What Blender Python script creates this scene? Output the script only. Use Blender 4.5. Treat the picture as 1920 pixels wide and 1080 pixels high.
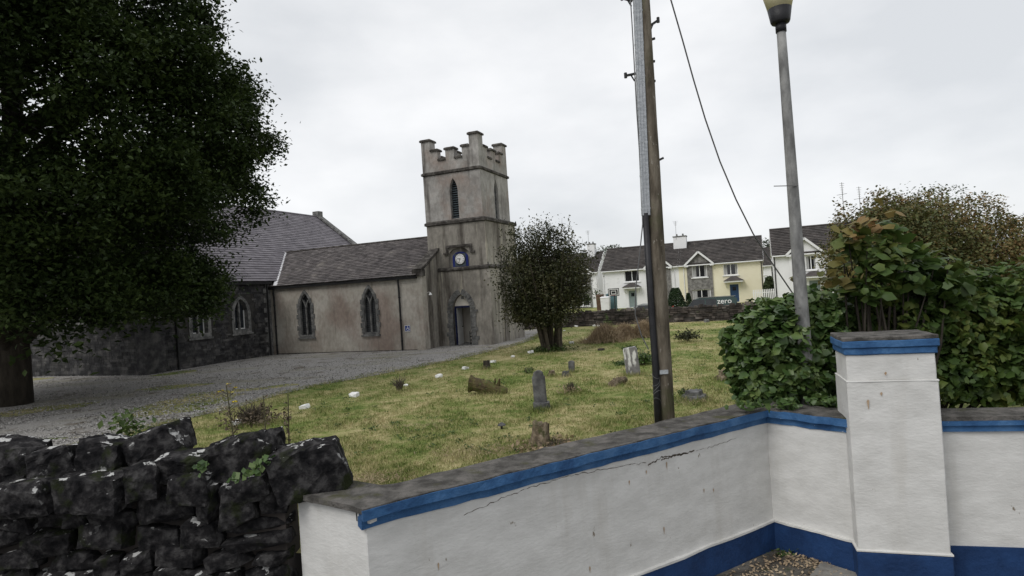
import bpy, bmesh, math, random
import numpy as np
from mathutils import Vector, Matrix, noise
from mathutils.geometry import tessellate_polygon

S = bpy.context.scene
for o in list(bpy.data.objects): bpy.data.objects.remove(o)
COL = S.collection
R = math.radians

# ------------------------------------------------------------------ camera
F_PX, PITCH, ROLL, HC = 1159.3, 0.34, 3.74, 4.1
_p, _r = R(PITCH), R(ROLL)
FW = Vector((0, math.cos(_p), math.sin(_p)))
_u0 = Vector((0, -math.sin(_p), math.cos(_p))); _r0 = Vector((1, 0, 0))
RT = math.cos(_r) * _r0 - math.sin(_r) * _u0
UP = math.cos(_r) * _u0 + math.sin(_r) * _r0
CAM = Vector((0, 0, HC))
cd = bpy.data.cameras.new('camera'); co = bpy.data.objects.new('camera', cd); COL.objects.link(co)
cd.sensor_width = 36; cd.lens = F_PX / 1920 * 36; cd.clip_end = 3000; cd.clip_start = 0.05
co.matrix_world = Matrix(((RT.x, UP.x, -FW.x, CAM.x), (RT.y, UP.y, -FW.y, CAM.y), (RT.z, UP.z, -FW.z, CAM.z), (0, 0, 0, 1)))
S.camera = co

# ------------------------------------------------------------------ overcast sky
SUN_EL, SUN_AZ = 48, 232          # azimuth clockwise from +Y (behind the camera, to its left)
W = bpy.data.worlds.new('World'); S.world = W; W.use_nodes = True
nt = W.node_tree; nt.nodes.clear()
def N(t, kind, **kw):
    n = t.nodes.new(kind)
    for k, v in kw.items(): setattr(n, k, v)
    return n
wo = N(nt, 'ShaderNodeOutputWorld'); bg = N(nt, 'ShaderNodeBackground'); bg.inputs[1].default_value = 0.1
sky = N(nt, 'ShaderNodeTexSky', sky_type='NISHITA', sun_disc=False)
sky.sun_elevation = R(SUN_EL); sky.sun_rotation = R(SUN_AZ)
tc = N(nt, 'ShaderNodeTexCoord'); mp = N(nt, 'ShaderNodeMapping'); mp.inputs['Scale'].default_value = (1.5, 1.5, 3.4)
nz = N(nt, 'ShaderNodeTexNoise'); nz.inputs['Scale'].default_value = 1.5; nz.inputs['Detail'].default_value = 6; nz.inputs['Roughness'].default_value = .5
cr = N(nt, 'ShaderNodeValToRGB')
cr.color_ramp.elements[0].position = .36; cr.color_ramp.elements[0].color = (.70, .72, .745, 1)
cr.color_ramp.elements[1].position = .64; cr.color_ramp.elements[1].color = (.94, .945, .955, 1)
sc = N(nt, 'ShaderNodeVectorMath', operation='SCALE'); sc.inputs['Scale'].default_value = 9.8
mx = N(nt, 'ShaderNodeMix', data_type='RGBA'); mx.inputs[0].default_value = .93
nt.links.new(tc.outputs['Generated'], mp.inputs[0]); nt.links.new(mp.outputs[0], nz.inputs[0])
nt.links.new(nz.outputs[0], cr.inputs[0]); nt.links.new(cr.outputs[0], sc.inputs[0])
nt.links.new(sky.outputs[0], mx.inputs[6]); nt.links.new(sc.outputs[0], mx.inputs[7])
nt.links.new(mx.outputs[2], bg.inputs[0]); nt.links.new(bg.outputs[0], wo.inputs[0])

sl = bpy.data.lights.new('sun', 'SUN'); sl.energy = 1.4; sl.angle = R(30); sl.color = (1, .975, .94)
so = bpy.data.objects.new('sun', sl); COL.objects.link(so)
_d = Vector((math.sin(R(SUN_AZ)) * math.cos(R(SUN_EL)), math.cos(R(SUN_AZ)) * math.cos(R(SUN_EL)), math.sin(R(SUN_EL))))
so.rotation_euler = _d.to_track_quat('Z', 'Y').to_euler(); so.location = _d * 60
S.view_settings.view_transform = 'Standard'; S.view_settings.look = 'None'
S.view_settings.exposure = 0.15; S.view_settings.gamma = 1; S.view_settings.use_curve_mapping = False
S.render.engine = 'CYCLES'

# ------------------------------------------------------------------ helpers
G = 1.35                                                  # churchyard level above the pavement
def ray(px, py): return (px - 960) / F_PX * RT - (py - 540) / F_PX * UP + FW
def onz(px, py, z=G):
    d = ray(px, py); return CAM + d * ((z - HC) / d.z)
def aty(px, py, Y):
    d = ray(px, py); return CAM + d * (Y / d.y)

def tag(o, label=None, cat=None, group=None, kind=None):
    if label: o['label'] = label
    if cat: o['category'] = cat
    if group: o['group'] = group
    if kind: o['kind'] = kind
    return o
def empty(name, loc=(0, 0, 0), rz=0):
    o = bpy.data.objects.new(name, None); COL.objects.link(o); o.location = loc; o.rotation_euler = (0, 0, rz); o.empty_display_size = .2
    return o
def link(name, me, m, parent=None, loc=None, rot=None):
    o = bpy.data.objects.new(name, me); COL.objects.link(o)
    if m and not me.materials: me.materials.append(m)
    if parent: o.parent = parent
    if loc is not None: o.location = loc
    if rot is not None: o.rotation_euler = rot
    return o

class MB:
    def __init__(s): s.v = []; s.f = []
    def add(s, vs, fs):
        n = len(s.v); s.v += [tuple(v) for v in vs]; s.f += [tuple(i + n for i in f) for f in fs]; return s
    def hexa(s, p):       # 8 points: bottom 4 (ccw), top 4
        return s.add(p, [(3, 2, 1, 0), (4, 5, 6, 7), (0, 1, 5, 4), (1, 2, 6, 5), (2, 3, 7, 6), (3, 0, 4, 7)])
    def box(s, x0, x1, y0, y1, z0, z1):
        return s.hexa([(x0, y0, z0), (x1, y0, z0), (x1, y1, z0), (x0, y1, z0), (x0, y0, z1), (x1, y0, z1), (x1, y1, z1), (x0, y1, z1)])
    def bar(s, a, b, w, h=None, up=(0, 0, 1)):
        a, b = Vector(a), Vector(b); h = h or w; d = (b - a).normalized(); u = Vector(up)
        if abs(d.dot(u)) > .98: u = Vector((1, 0, 0))
        r = d.cross(u).normalized() * w / 2; t = r.cross(d).normalized() * h / 2
        return s.hexa([a - r - t, a + r - t, b + r - t, b - r - t, a - r + t, a + r + t, b + r + t, b - r + t])
    def tube(s, pts, rad, n=8, caps=True):
        pts = [Vector(p) for p in pts]; k = len(pts)
        rad = rad if isinstance(rad, (list, tuple)) else [rad] * k
        base = len(s.v); pr = None
        for i, p in enumerate(pts):
            d = (pts[min(i + 1, k - 1)] - pts[max(i - 1, 0)]).normalized()
            if pr is None: pr = d.orthogonal().normalized()
            r = (pr - d * pr.dot(d)).normalized(); pr = r; t = d.cross(r)
            for j in range(n):
                a = 2 * math.pi * j / n; s.v.append(tuple(p + (r * math.cos(a) + t * math.sin(a)) * rad[i]))
        for i in range(k - 1):
            for j in range(n):
                a, b = base + i * n + j, base + i * n + (j + 1) % n
                s.f.append((a, b, b + n, a + n))
        if caps: s.f.append(tuple(base + j for j in reversed(range(n)))); s.f.append(tuple(base + (k - 1) * n + j for j in range(n)))
        return s
    def panel(s, outer, holes, fn, thick, back=True):
        """flat wall (u,z) with real openings; fn(u, z, depth) -> xyz"""
        polys = [[Vector((u, z, 0)) for u, z in P] for P in [outer] + holes]
        flat = [p for P in polys for p in P]
        tris = tessellate_polygon(polys)
        for dep, fl in ((0, False), (thick, True)):
            if dep and not back: continue
            s.add([fn(p.x, p.y, dep) for p in flat], [t if not fl else t[::-1] for t in tris])
        for P in [outer] + holes:
            n = len(P); s.add([fn(u, z, 0) for u, z in P] + [fn(u, z, thick) for u, z in P], [(i, (i + 1) % n, n + (i + 1) % n, n + i) for i in range(n)])
        return s
    def prism(s, poly, fn, d0, d1):
        polys = [[Vector((u, z, 0)) for u, z in poly]]; tris = tessellate_polygon(polys); n = len(poly)
        s.add([fn(u, z, d0) for u, z in poly], tris); s.add([fn(u, z, d1) for u, z in poly], [t[::-1] for t in tris])
        s.add([fn(u, z, d0) for u, z in poly] + [fn(u, z, d1) for u, z in poly], [(i, (i + 1) % n, n + (i + 1) % n, n + i) for i in range(n)])
        return s
    def mesh(s, name, smooth=False):
        me = bpy.data.meshes.new(name); me.from_pydata(s.v, [], s.f); me.validate()
        bm = bmesh.new(); bm.from_mesh(me); bmesh.ops.recalc_face_normals(bm, faces=bm.faces); bm.to_mesh(me); bm.free()
        if smooth:
            for p in me.polygons: p.use_smooth = True
        return me
    def build(s, name, m, parent=None, smooth=False, loc=None, rot=None):
        return link(name, s.mesh(name, smooth), m, parent, loc, rot)

def arch(u0, u1, zs, za, n=7, zb=None):
    """pointed arch outline, ccw from bottom-left if zb is given"""
    w = (u1 - u0) / 2; c = (u0 + u1) / 2; h = za - zs; r = (w * w + h * h) / (2 * w)
    a1 = math.atan2(h, r - w)
    right = [(c + (w - r) + r * math.cos(a1 * i / n), zs + r * math.sin(a1 * i / n)) for i in range(n + 1)]
    left = [(2 * c - u, z) for u, z in reversed(right[:-1])]
    pts = right + left
    if zb is not None: pts = [(u0, zb), (u1, zb)] + pts
    return pts
def round_arch(u0, u1, zs, n=10, zb=None, k=1):
    w = (u1 - u0) / 2; c = (u0 + u1) / 2
    pts = [(c + w * math.cos(math.pi * i / n), zs + k * w * math.sin(math.pi * i / n)) for i in range(n + 1)]
    if zb is not None: pts = [(u0, zb), (u1, zb)] + pts
    return pts

# ---- materials
MATS = {}
def mat(name, cols, scale=1.0, rough=.85, bump=0, bscale=None, detail=6, stretch=(1, 1, 1), metal=0, island=None, spots=None, streak=None, patch=None, lo=.37, hi=.63, spec=.3, coords='pos', mottle=0):
    """cols: 1-3 colours through a noise; island: brightness spread per loose piece; spots/streak/patch = (colour, scale, threshold, width)"""
    m = bpy.data.materials.new(name); m.use_nodes = True; t = m.node_tree; b = t.nodes['Principled BSDF']; L = t.links.new
    b.inputs['Roughness'].default_value = rough; b.inputs['Metallic'].default_value = metal; b.inputs['Specular IOR Level'].default_value = spec
    if coords == 'pos': src = N(t, 'ShaderNodeNewGeometry').outputs['Position']
    else: src = N(t, 'ShaderNodeTexCoord').outputs['Object']
    def noi(sc_, det=6, st=(1, 1, 1), off=0):
        mp = N(t, 'ShaderNodeMapping'); mp.inputs['Scale'].default_value = st; mp.inputs['Location'].default_value = (off, off * 1.7, off * .6)
        L(src, mp.inputs[0]); n = N(t, 'ShaderNodeTexNoise'); n.inputs['Scale'].default_value = sc_; n.inputs['Detail'].default_value = det; n.inputs['Roughness'].default_value = .6
        L(mp.outputs[0], n.inputs[0]); return n.outputs[0]
    col = None
    if len(cols) == 1: 
        rg = N(t, 'ShaderNodeRGB'); rg.outputs[0].default_value = (*cols[0], 1); col = rg.outputs[0]
    else:
        r = N(t, 'ShaderNodeValToRGB'); e = r.color_ramp.elements
        e[0].position = lo; e[0].color = (*cols[0], 1); e[1].position = hi; e[1].color = (*cols[-1], 1)
        if len(cols) > 2:
            q = e.new((lo + hi) / 2); q.color = (*cols[1], 1)
        L(noi(scale, detail, stretch), r.inputs[0]); col = r.outputs[0]
    for i, sp in enumerate([x for x in (patch, streak, spots) if x]):
        c2, s2, th, wd = sp[:4]; st = sp[4] if len(sp) > 4 else (1, 1, 1)
        mr = N(t, 'ShaderNodeMapRange'); mr.inputs[1].default_value = th; mr.inputs[2].default_value = th + wd
        mr.inputs[4].default_value = sp[5] if len(sp) > 5 else 1
        L(noi(s2, 5, st, 3.1 + i * 5), mr.inputs[0]); x = N(t, 'ShaderNodeMix', data_type='RGBA'); L(mr.outputs[0], x.inputs[0]); L(col, x.inputs[6]); x.inputs[7].default_value = (*c2, 1); col = x.outputs[2]
    if island:
        g = N(t, 'ShaderNodeNewGeometry'); mr = N(t, 'ShaderNodeMapRange'); mr.inputs[3].default_value = 1 - island; mr.inputs[4].default_value = 1 + island
        L(g.outputs['Random Per Island'], mr.inputs[0]); sc_ = N(t, 'ShaderNodeVectorMath', operation='SCALE'); L(col, sc_.inputs[0]); L(mr.outputs[0], sc_.inputs['Scale']); col = sc_.outputs[0]
    if mottle:
        mr = N(t, 'ShaderNodeMapRange'); mr.inputs[1].default_value = .35; mr.inputs[2].default_value = .65; mr.inputs[3].default_value = 1 - mottle; mr.inputs[4].default_value = 1 + mottle
        L(noi(7, 8, (1, 1, .6), 1.3), mr.inputs[0]); sc_ = N(t, 'ShaderNodeVectorMath', operation='SCALE'); L(col, sc_.inputs[0]); L(mr.outputs[0], sc_.inputs['Scale']); col = sc_.outputs[0]
    L(col, b.inputs['Base Color'])
    if bump:
        bp = N(t, 'ShaderNodeBump'); bp.inputs['Strength'].default_value = bump; bp.inputs['Distance'].default_value = .03
        L(noi(bscale or scale * 6, 8, stretch, 7.7), bp.inputs['Height']); L(bp.outputs[0], b.inputs['Normal'])
    MATS[name] = m; return m

def leafmat(name, cols, trans=.25, rough=.5, big=None, spec=.3):
    m = bpy.data.materials.new(name); m.use_nodes = True; t = m.node_tree; b = t.nodes['Principled BSDF']; L = t.links.new
    g = N(t, 'ShaderNodeNewGeometry'); r = N(t, 'ShaderNodeValToRGB'); e = r.color_ramp.elements
    e[0].position = 0; e[0].color = (*cols[0], 1); e[1].position = 1; e[1].color = (*cols[-1], 1)
    for i, c in enumerate(cols[1:-1]):
        q = e.new((i + 1) / (len(cols) - 1)); q.color = (*c, 1)
    nz = N(t, 'ShaderNodeTexNoise'); nz.inputs['Scale'].default_value = big or .6; nz.inputs['Detail'].default_value = 3
    L(g.outputs['Position'], nz.inputs[0])
    a = N(t, 'ShaderNodeMath', operation='MULTIPLY_ADD'); a.inputs[1].default_value = 1.7; a.inputs[2].default_value = -.85
    L(nz.outputs[0], a.inputs[0]); s_ = N(t, 'ShaderNodeMath', operation='MULTIPLY_ADD'); s_.inputs[1].default_value = .62; s_.inputs[2].default_value = .19
    L(g.outputs['Random Per Island'], s_.inputs[0]); ad = N(t, 'ShaderNodeMath', operation='ADD'); L(a.outputs[0], ad.inputs[0]); L(s_.outputs[0], ad.inputs[1]); L(ad.outputs[0], r.inputs[0])
    L(r.outputs[0], b.inputs['Base Color']); b.inputs['Roughness'].default_value = rough; b.inputs['Specular IOR Level'].default_value = spec
    tr = N(t, 'ShaderNodeBsdfTranslucent'); L(r.outputs[0], tr.inputs[0]); mxs = N(t, 'ShaderNodeMixShader'); mxs.inputs[0].default_value = trans
    out = t.nodes['Material Output']; L(b.outputs[0], mxs.inputs[1]); L(tr.outputs[0], mxs.inputs[2]); L(mxs.outputs[0], out.inputs[0])
    MATS[name] = m; return m

M_tower = mat('tower_render', [(.195, .18, .157), (.275, .256, .225), (.355, .333, .292)], .6, .95, .35, 14, stretch=(1, 1, .5),
              streak=((.060, .051, .043), 1.15, .50, .14, (1.3, 1.3, .15), .8), patch=((.46, .425, .34), 1.0, .57, .07, (3.0, 3.0, .14), .75), spec=.1, mottle=.16)
M_belfry = mat('belfry_render', [(.235, .222, .208), (.30, .288, .27), (.375, .36, .34)], .9, .95, .35, 14,
              patch=((.26, .205, .175), .5, .53, .14, (1, 1, 1), .7), streak=((.085, .077, .07), 1.0, .57, .10, (1.8, 1.8, .16), .8), spec=.1, mottle=.14)
M_nave = mat('nave_render', [(.32, .295, .255), (.40, .372, .325), (.475, .448, .40)], .5, .95, .3, 14,
             patch=((.225, .155, .128), .42, .49, .16, (1, 1, .75), .58), streak=((.12, .10, .082), 1.5, .55, .15, (2.4, 2.4, .3), .5), spec=.1, mottle=.12)
M_trim = mat('weathered_stone_trim', [(.028, .025, .022), (.060, .054, .048), (.115, .106, .096)], 4, .95, .5, 20, spots=((.33, .32, .30), 9, .68, .04))
M_jamb = mat('grey_limestone', [(.075, .075, .075), (.135, .135, .13), (.21, .207, .20)], 4.5, .9, .5, 25, spots=((.09, .085, .08), 6, .6, .1))
M_rubble = mat('dark_coursed_stone', [(.020, .020, .022), (.042, .041, .042), (.085, .082, .079)], 2.2, .9, .5, 20, island=.45, spots=((.4, .4, .38), 7, .74, .03))
M_mortar = mat('dark_mortar', [(.028, .027, .025), (.05, .047, .044)], 4, .95, .4)
M_slate = mat('nave_slate', [(.075, .066, .066), (.115, .103, .10)], 1.3, .8, .15, 30, island=.35, patch=((.16, .145, .13), .7, .58, .1))
M_slate2 = mat('transept_slate', [(.13, .12, .135), (.175, .163, .178)], 1.5, .7, .1, 30, island=.2)
M_under = mat('roof_underlay', [(.03, .028, .028)], 1)
M_tile = mat('dark_concrete_tile', [(.048, .043, .041), (.078, .069, .065)], 1, .8, .1, 20, island=.25, spots=((.25, .22, .16), 2.5, .68, .06))
M_btile = mat('brown_clay_tile', [(.10, .078, .062), (.15, .12, .095)], 1.2, .85, .2, 20, island=.3, spots=((.3, .28, .2), 4, .7, .05))
M_lead = mat('pale_lead_flashing', [(.5, .5, .52), (.62, .62, .63)], 3, .5)
M_black = mat('black_painted_iron', [(.012, .012, .013), (.022, .022, .022)], 4, .5)
M_glass = mat('dark_leaded_glass', [(.012, .014, .017), (.03, .034, .04)], 4, .25, spec=.5)
M_leading = mat('window_leading', [(.05, .05, .05)], 1, .6)
M_louvre = mat('blue_grey_louvre', [(.05, .065, .075), (.085, .105, .115)], 3, .7)
M_blue = mat('navy_blue_paint', [(.010, .018, .13), (.016, .028, .17)], 3, .6)
M_navy = mat('dark_navy_door_paint', [(.006, .009, .045), (.010, .014, .06)], 3, .6)
M_white = mat('white_paint', [(.74, .74, .73), (.80, .80, .79)], 2, .6)
M_cream = mat('cream_plaster', [(.60, .56, .50), (.68, .64, .57)], 2, .9)
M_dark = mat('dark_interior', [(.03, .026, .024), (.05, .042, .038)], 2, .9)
M_pvc = mat('white_window_frame', [(.78, .78, .78), (.82, .82, .82)], 2, .4)
M_pane = mat('house_window_glass', [(.010, .011, .012), (.02, .022, .024)], 2, .08, spec=.6)
M_curtain = mat('grey_net_curtain', [(.22, .22, .22), (.42, .42, .42)], 6, .9, stretch=(4, 4, .2))
M_hwhite = mat('white_house_render', [(.70, .70, .71), (.78, .78, .79)], .6, .9, .1, 20, patch=((.55, .55, .54), .7, .62, .12))
M_hyellow = mat('pale_yellow_render', [(.72, .67, .50), (.77, .725, .56)], .6, .9, .1, 20)
M_clad = mat('grey_stone_cladding', [(.13, .125, .12), (.27, .26, .25)], 3.5, .9, .5, 12, island=.3)
M_gutter = mat('white_gutter', [(.68, .68, .69), (.76, .76, .76)], 2, .5)
M_bdoor = mat('royal_blue_door', [(.022, .055, .13), (.03, .068, .155)], 3, .45)
M_gdoor = mat('sage_green_door', [(.20, .25, .25), (.24, .29, .29)], 3, .5)
M_metal = mat('grey_aerial_metal', [(.22, .22, .22), (.32, .32, .32)], 5, .5, metal=.5)
M_bwall = mat('boundary_rubble', [(.028, .023, .021), (.06, .05, .044), (.11, .097, .088)], 1.5, .95, .4, 20, island=.5, spots=((.06, .09, .03), 1.2, .6, .1))
M_rock = mat('lichened_limestone', [(.007, .007, .008), (.019, .018, .019), (.055, .053, .053)], 8, .95, .55, 45, spots=((.42, .42, .41), 6, .585, .025), patch=((.018, .022, .010), 3, .56, .1), spec=.1)
def lichen_on_top(m):       # the pale lichen grows on the faces turned to the sky
    t = m.node_tree; mr = [n for n in t.nodes if n.type == 'MAP_RANGE'][-1]; lk = mr.outputs[0].links[0]; dst = lk.to_socket
    g = N(t, 'ShaderNodeNewGeometry'); sx = N(t, 'ShaderNodeSeparateXYZ'); t.links.new(g.outputs['Normal'], sx.inputs[0])
    r2 = N(t, 'ShaderNodeMapRange'); r2.inputs[1].default_value = .25; r2.inputs[2].default_value = .8; r2.inputs[3].default_value = .02; t.links.new(sx.outputs[2], r2.inputs[0])
    mu = N(t, 'ShaderNodeMath', operation='MULTIPLY'); t.links.new(mr.outputs[0], mu.inputs[0]); t.links.new(r2.outputs[0], mu.inputs[1]); t.links.new(mu.outputs[0], dst)
lichen_on_top(M_rock)
M_wallw = mat('white_masonry_paint', [(.53, .525, .505), (.575, .57, .55), (.62, .615, .595)], 2.6, .8, .22, 14, stretch=(1, 1, 2.2),
              streak=((.43, .41, .37), 1.2, .56, .16, (2.2, 2.2, .25), .4), spots=((.20, .17, .13), 7, .70, .03, (1, 1, .6)), patch=((.47, .46, .43), 1.1, .58, .18, (1, 1, .8), .4))
M_bluewall = mat('blue_masonry_paint', [(.020, .070, .175), (.033, .105, .24), (.055, .14, .29)], 3, .7, .5, 20, spots=((.42, .44, .47), 13, .71, .02))
M_plinth = mat('deep_blue_plinth_paint', [(.006, .026, .085), (.011, .042, .13)], 2.5, .7, .4, 18, spots=((.30, .31, .33), 14, .77, .02))
M_coping = mat('mossy_concrete_coping', [(.045, .042, .038), (.09, .085, .078), (.14, .13, .12)], 5, .95, .8, 40, spots=((.45, .44, .42), 6, .73, .03), patch=((.06, .06, .03), 2, .58, .1))
M_crack = mat('wall_crack', [(.05, .04, .03), (.11, .09, .07)], 12, .95)
M_pole = mat('weathered_pole_timber', [(.062, .053, .040), (.118, .10, .077), (.18, .157, .123)], 7, .95, 1, 18, stretch=(1, 1, .22), spots=((.30, .28, .245), 14, .64, .05, (1, 1, .5)), patch=((.075, .08, .04), 1.2, .55, .15), spec=.1)
M_galv = mat('galvanised_steel', [(.36, .38, .40), (.50, .52, .54)], 9, .55, .6, 30, metal=.2, stretch=(1, 1, 3))
M_post = mat('galvanised_lamp_post', [(.13, .13, .127), (.20, .20, .195), (.27, .27, .26)], 6, .7, .3, 20, stretch=(1, 1, .4), metal=.1, spots=((.10, .085, .06), 5, .64, .05, (1, 1, .5)))
M_rubber = mat('black_plastic', [(.012, .012, .014), (.022, .022, .025)], 6, .5, .2)
M_diff = mat('yellowed_diffuser', [(.62, .56, .34), (.70, .64, .42)], 5, .4)
M_cable = mat('grey_cable', [(.09, .09, .09), (.14, .14, .14)], 6, .6)
M_bark = mat('dark_bark', [(.022, .018, .014), (.05, .042, .033)], 5, .95, .6, 20, stretch=(1, 1, .3))
M_stem = mat('shrub_stem', [(.06, .05, .038), (.11, .092, .07)], 6, .95, .5, 20)
M_wood = mat('cut_weathered_wood', [(.08, .062, .042), (.16, .125, .085), (.27, .22, .16)], 6, .95, .8, 25, patch=((.06, .065, .025), 4, .58, .1))
M_moss = mat('mossy_log', [(.06, .045, .025), (.10, .085, .035), (.09, .10, .03)], 6, .95, .9, 25)
M_head = mat('dark_headstone', [(.06, .06, .062), (.10, .10, .10), (.15, .15, .15)], 5, .9, .4, 30, spots=((.30, .30, .28), 9, .7, .05))
M_headw = mat('streaked_headstone', [(.13, .125, .125), (.20, .195, .19)], 5, .9, .4, 30, streak=((.62, .62, .60), 3.5, .54, .06, (2, 2, .45)))
M_wstone = mat('whitewashed_stone', [(.70, .70, .69), (.82, .82, .81)], 6, .85, .4, 20, spots=((.25, .24, .2), 8, .72, .05))
M_pave = mat('dirty_pavement', [(.05, .045, .038), (.09, .082, .07), (.14, .13, .115)], 3, .95, .7, 40, patch=((.04, .05, .02), 2, .6, .1))
M_slab = mat('concrete_slab', [(.16, .15, .135), (.23, .22, .2)], 3, .95, .5, 30)
M_asph = mat('asphalt', [(.04, .04, .042), (.06, .06, .062)], 4, .95, .6, 60)
M_van = mat('dark_green_car_paint', [(.02, .045, .042), (.026, .052, .048)], 2, .3, spec=.5)
M_silver = mat('grey_car_paint', [(.20, .21, .21), (.26, .27, .27)], 2, .3, spec=.5)
M_signb = mat('sign_blue', [(.01, .04, .22)], 1, .5)
M_sweed = mat('dry_stalk', [(.05, .05, .025), (.10, .09, .05)], 6, .9)
M_yel = mat('yellow_flower', [(.55, .45, .03)], 6, .8)
M_pipe = M_black

L_big = leafmat('big_tree_leaf', [(.013, .022, .006), (.026, .043, .012), (.055, .080, .022)], .2, .5, .9, .15)
L_shrub = leafmat('tower_shrub_leaf', [(.016, .020, .009), (.042, .048, .018), (.105, .098, .048)], .2, .5, .8, .25)
L_ivy = leafmat('ivy_leaf', [(.024, .054, .012), (.062, .112, .028), (.135, .185, .058)], .2, .42, 2.2, .4)
L_maple = leafmat('sycamore_leaf', [(.028, .055, .013), (.065, .11, .026), (.14, .165, .04)], .3, .5, 1.2)
L_autumn = leafmat('turning_leaf', [(.10, .11, .03), (.20, .16, .05), (.24, .13, .06)], .3, .6, .5)
L_copper = leafmat('copper_tree_leaf', [(.045, .062, .020), (.10, .108, .034), (.20, .125, .05)], .2, .6, .4)
L_conif = leafmat('conifer_leaf', [(.008, .02, .008), (.018, .04, .013), (.03, .055, .018)], .1, .6, 1)
L_far = leafmat('far_tree_leaf', [(.02, .035, .015), (.04, .06, .022), (.07, .09, .035)], .15, .7, .5)
L_dead = leafmat('dead_grass_leaf', [(.24, .18, .12), (.36, .275, .185), (.46, .37, .25)], .15, .9, 1.5, .1)
L_twig = leafmat('dead_twig', [(.07, .055, .04), (.12, .095, .07), (.18, .15, .11)], .05, .9, 2, .1)
L_weed = leafmat('weed_leaf', [(.03, .055, .014), (.06, .10, .025), (.10, .14, .04)], .25, .6, 2)

# lawn: the ground sheet and the blades share one colour field
def lawn_material(name, blades):
    m = bpy.data.materials.new(name); m.use_nodes = True; t = m.node_tree; b = t.nodes['Principled BSDF']; L = t.links.new
    g = N(t, 'ShaderNodeNewGeometry')
    def noi(s_, d, st=(1, 1, 1)):
        mp = N(t, 'ShaderNodeMapping'); mp.inputs['Scale'].default_value = st; L(g.outputs['Position'], mp.inputs[0])
        n = N(t, 'ShaderNodeTexNoise'); n.inputs['Scale'].default_value = s_; n.inputs['Detail'].default_value = d; n.inputs['Roughness'].default_value = .62; L(mp.outputs[0], n.inputs[0]); return n.outputs[0]
    r = N(t, 'ShaderNodeValToRGB'); e = r.color_ramp.elements
    e[0].position = .36; e[0].color = (.078, .122, .028, 1); e[1].position = .64; e[1].color = (.43, .37, .205, 1)
    q = e.new(.44); q.color = (.150, .185, .052, 1); q = e.new(.53); q.color = (.265, .255, .110, 1)
    mixn = N(t, 'ShaderNodeMath', operation='MULTIPLY_ADD'); mixn.inputs[1].default_value = .55
    L(noi(.55, 5, (1, .7, 1)), mixn.inputs[0]); k = N(t, 'ShaderNodeMath', operation='MULTIPLY'); k.inputs[1].default_value = .45; L(noi(3.2, 5), k.inputs[0]); L(k.outputs[0], mixn.inputs[2])
    val = mixn.outputs[0]
    if blades:
        a = N(t, 'ShaderNodeMath', operation='MULTIPLY_ADD'); a.inputs[1].default_value = .20; L(g.outputs['Random Per Island'], a.inputs[0])
        s_ = N(t, 'ShaderNodeMath', operation='SUBTRACT'); L(val, s_.inputs[0]); s_.inputs[1].default_value = .10; L(s_.outputs[0], a.inputs[2]); val = a.outputs[0]
    L(val, r.inputs[0]); L(r.outputs[0], b.inputs['Base Color']); b.inputs['Roughness'].default_value = .9; b.inputs['Specular IOR Level'].default_value = .1
    if not blades:
        bp = N(t, 'ShaderNodeBump'); bp.inputs['Strength'].default_value = .7; bp.inputs['Distance'].default_value = .05; L(noi(14, 8), bp.inputs['Height']); L(bp.outputs[0], b.inputs['Normal'])
    return m
M_lawn = lawn_material('lawn', False); M_blade = lawn_material('lawn_blades', True)
M_gravel = mat('grey_gravel', [(.23, .22, .208), (.30, .289, .275), (.37, .357, .34)], 22, .95, .35, 60, patch=((.19, .18, .09), .33, .50, .22, (.7, 1.8, 1), .5), spots=((.12, .10, .075), 1.2, .56, .15), spec=.1)

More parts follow.
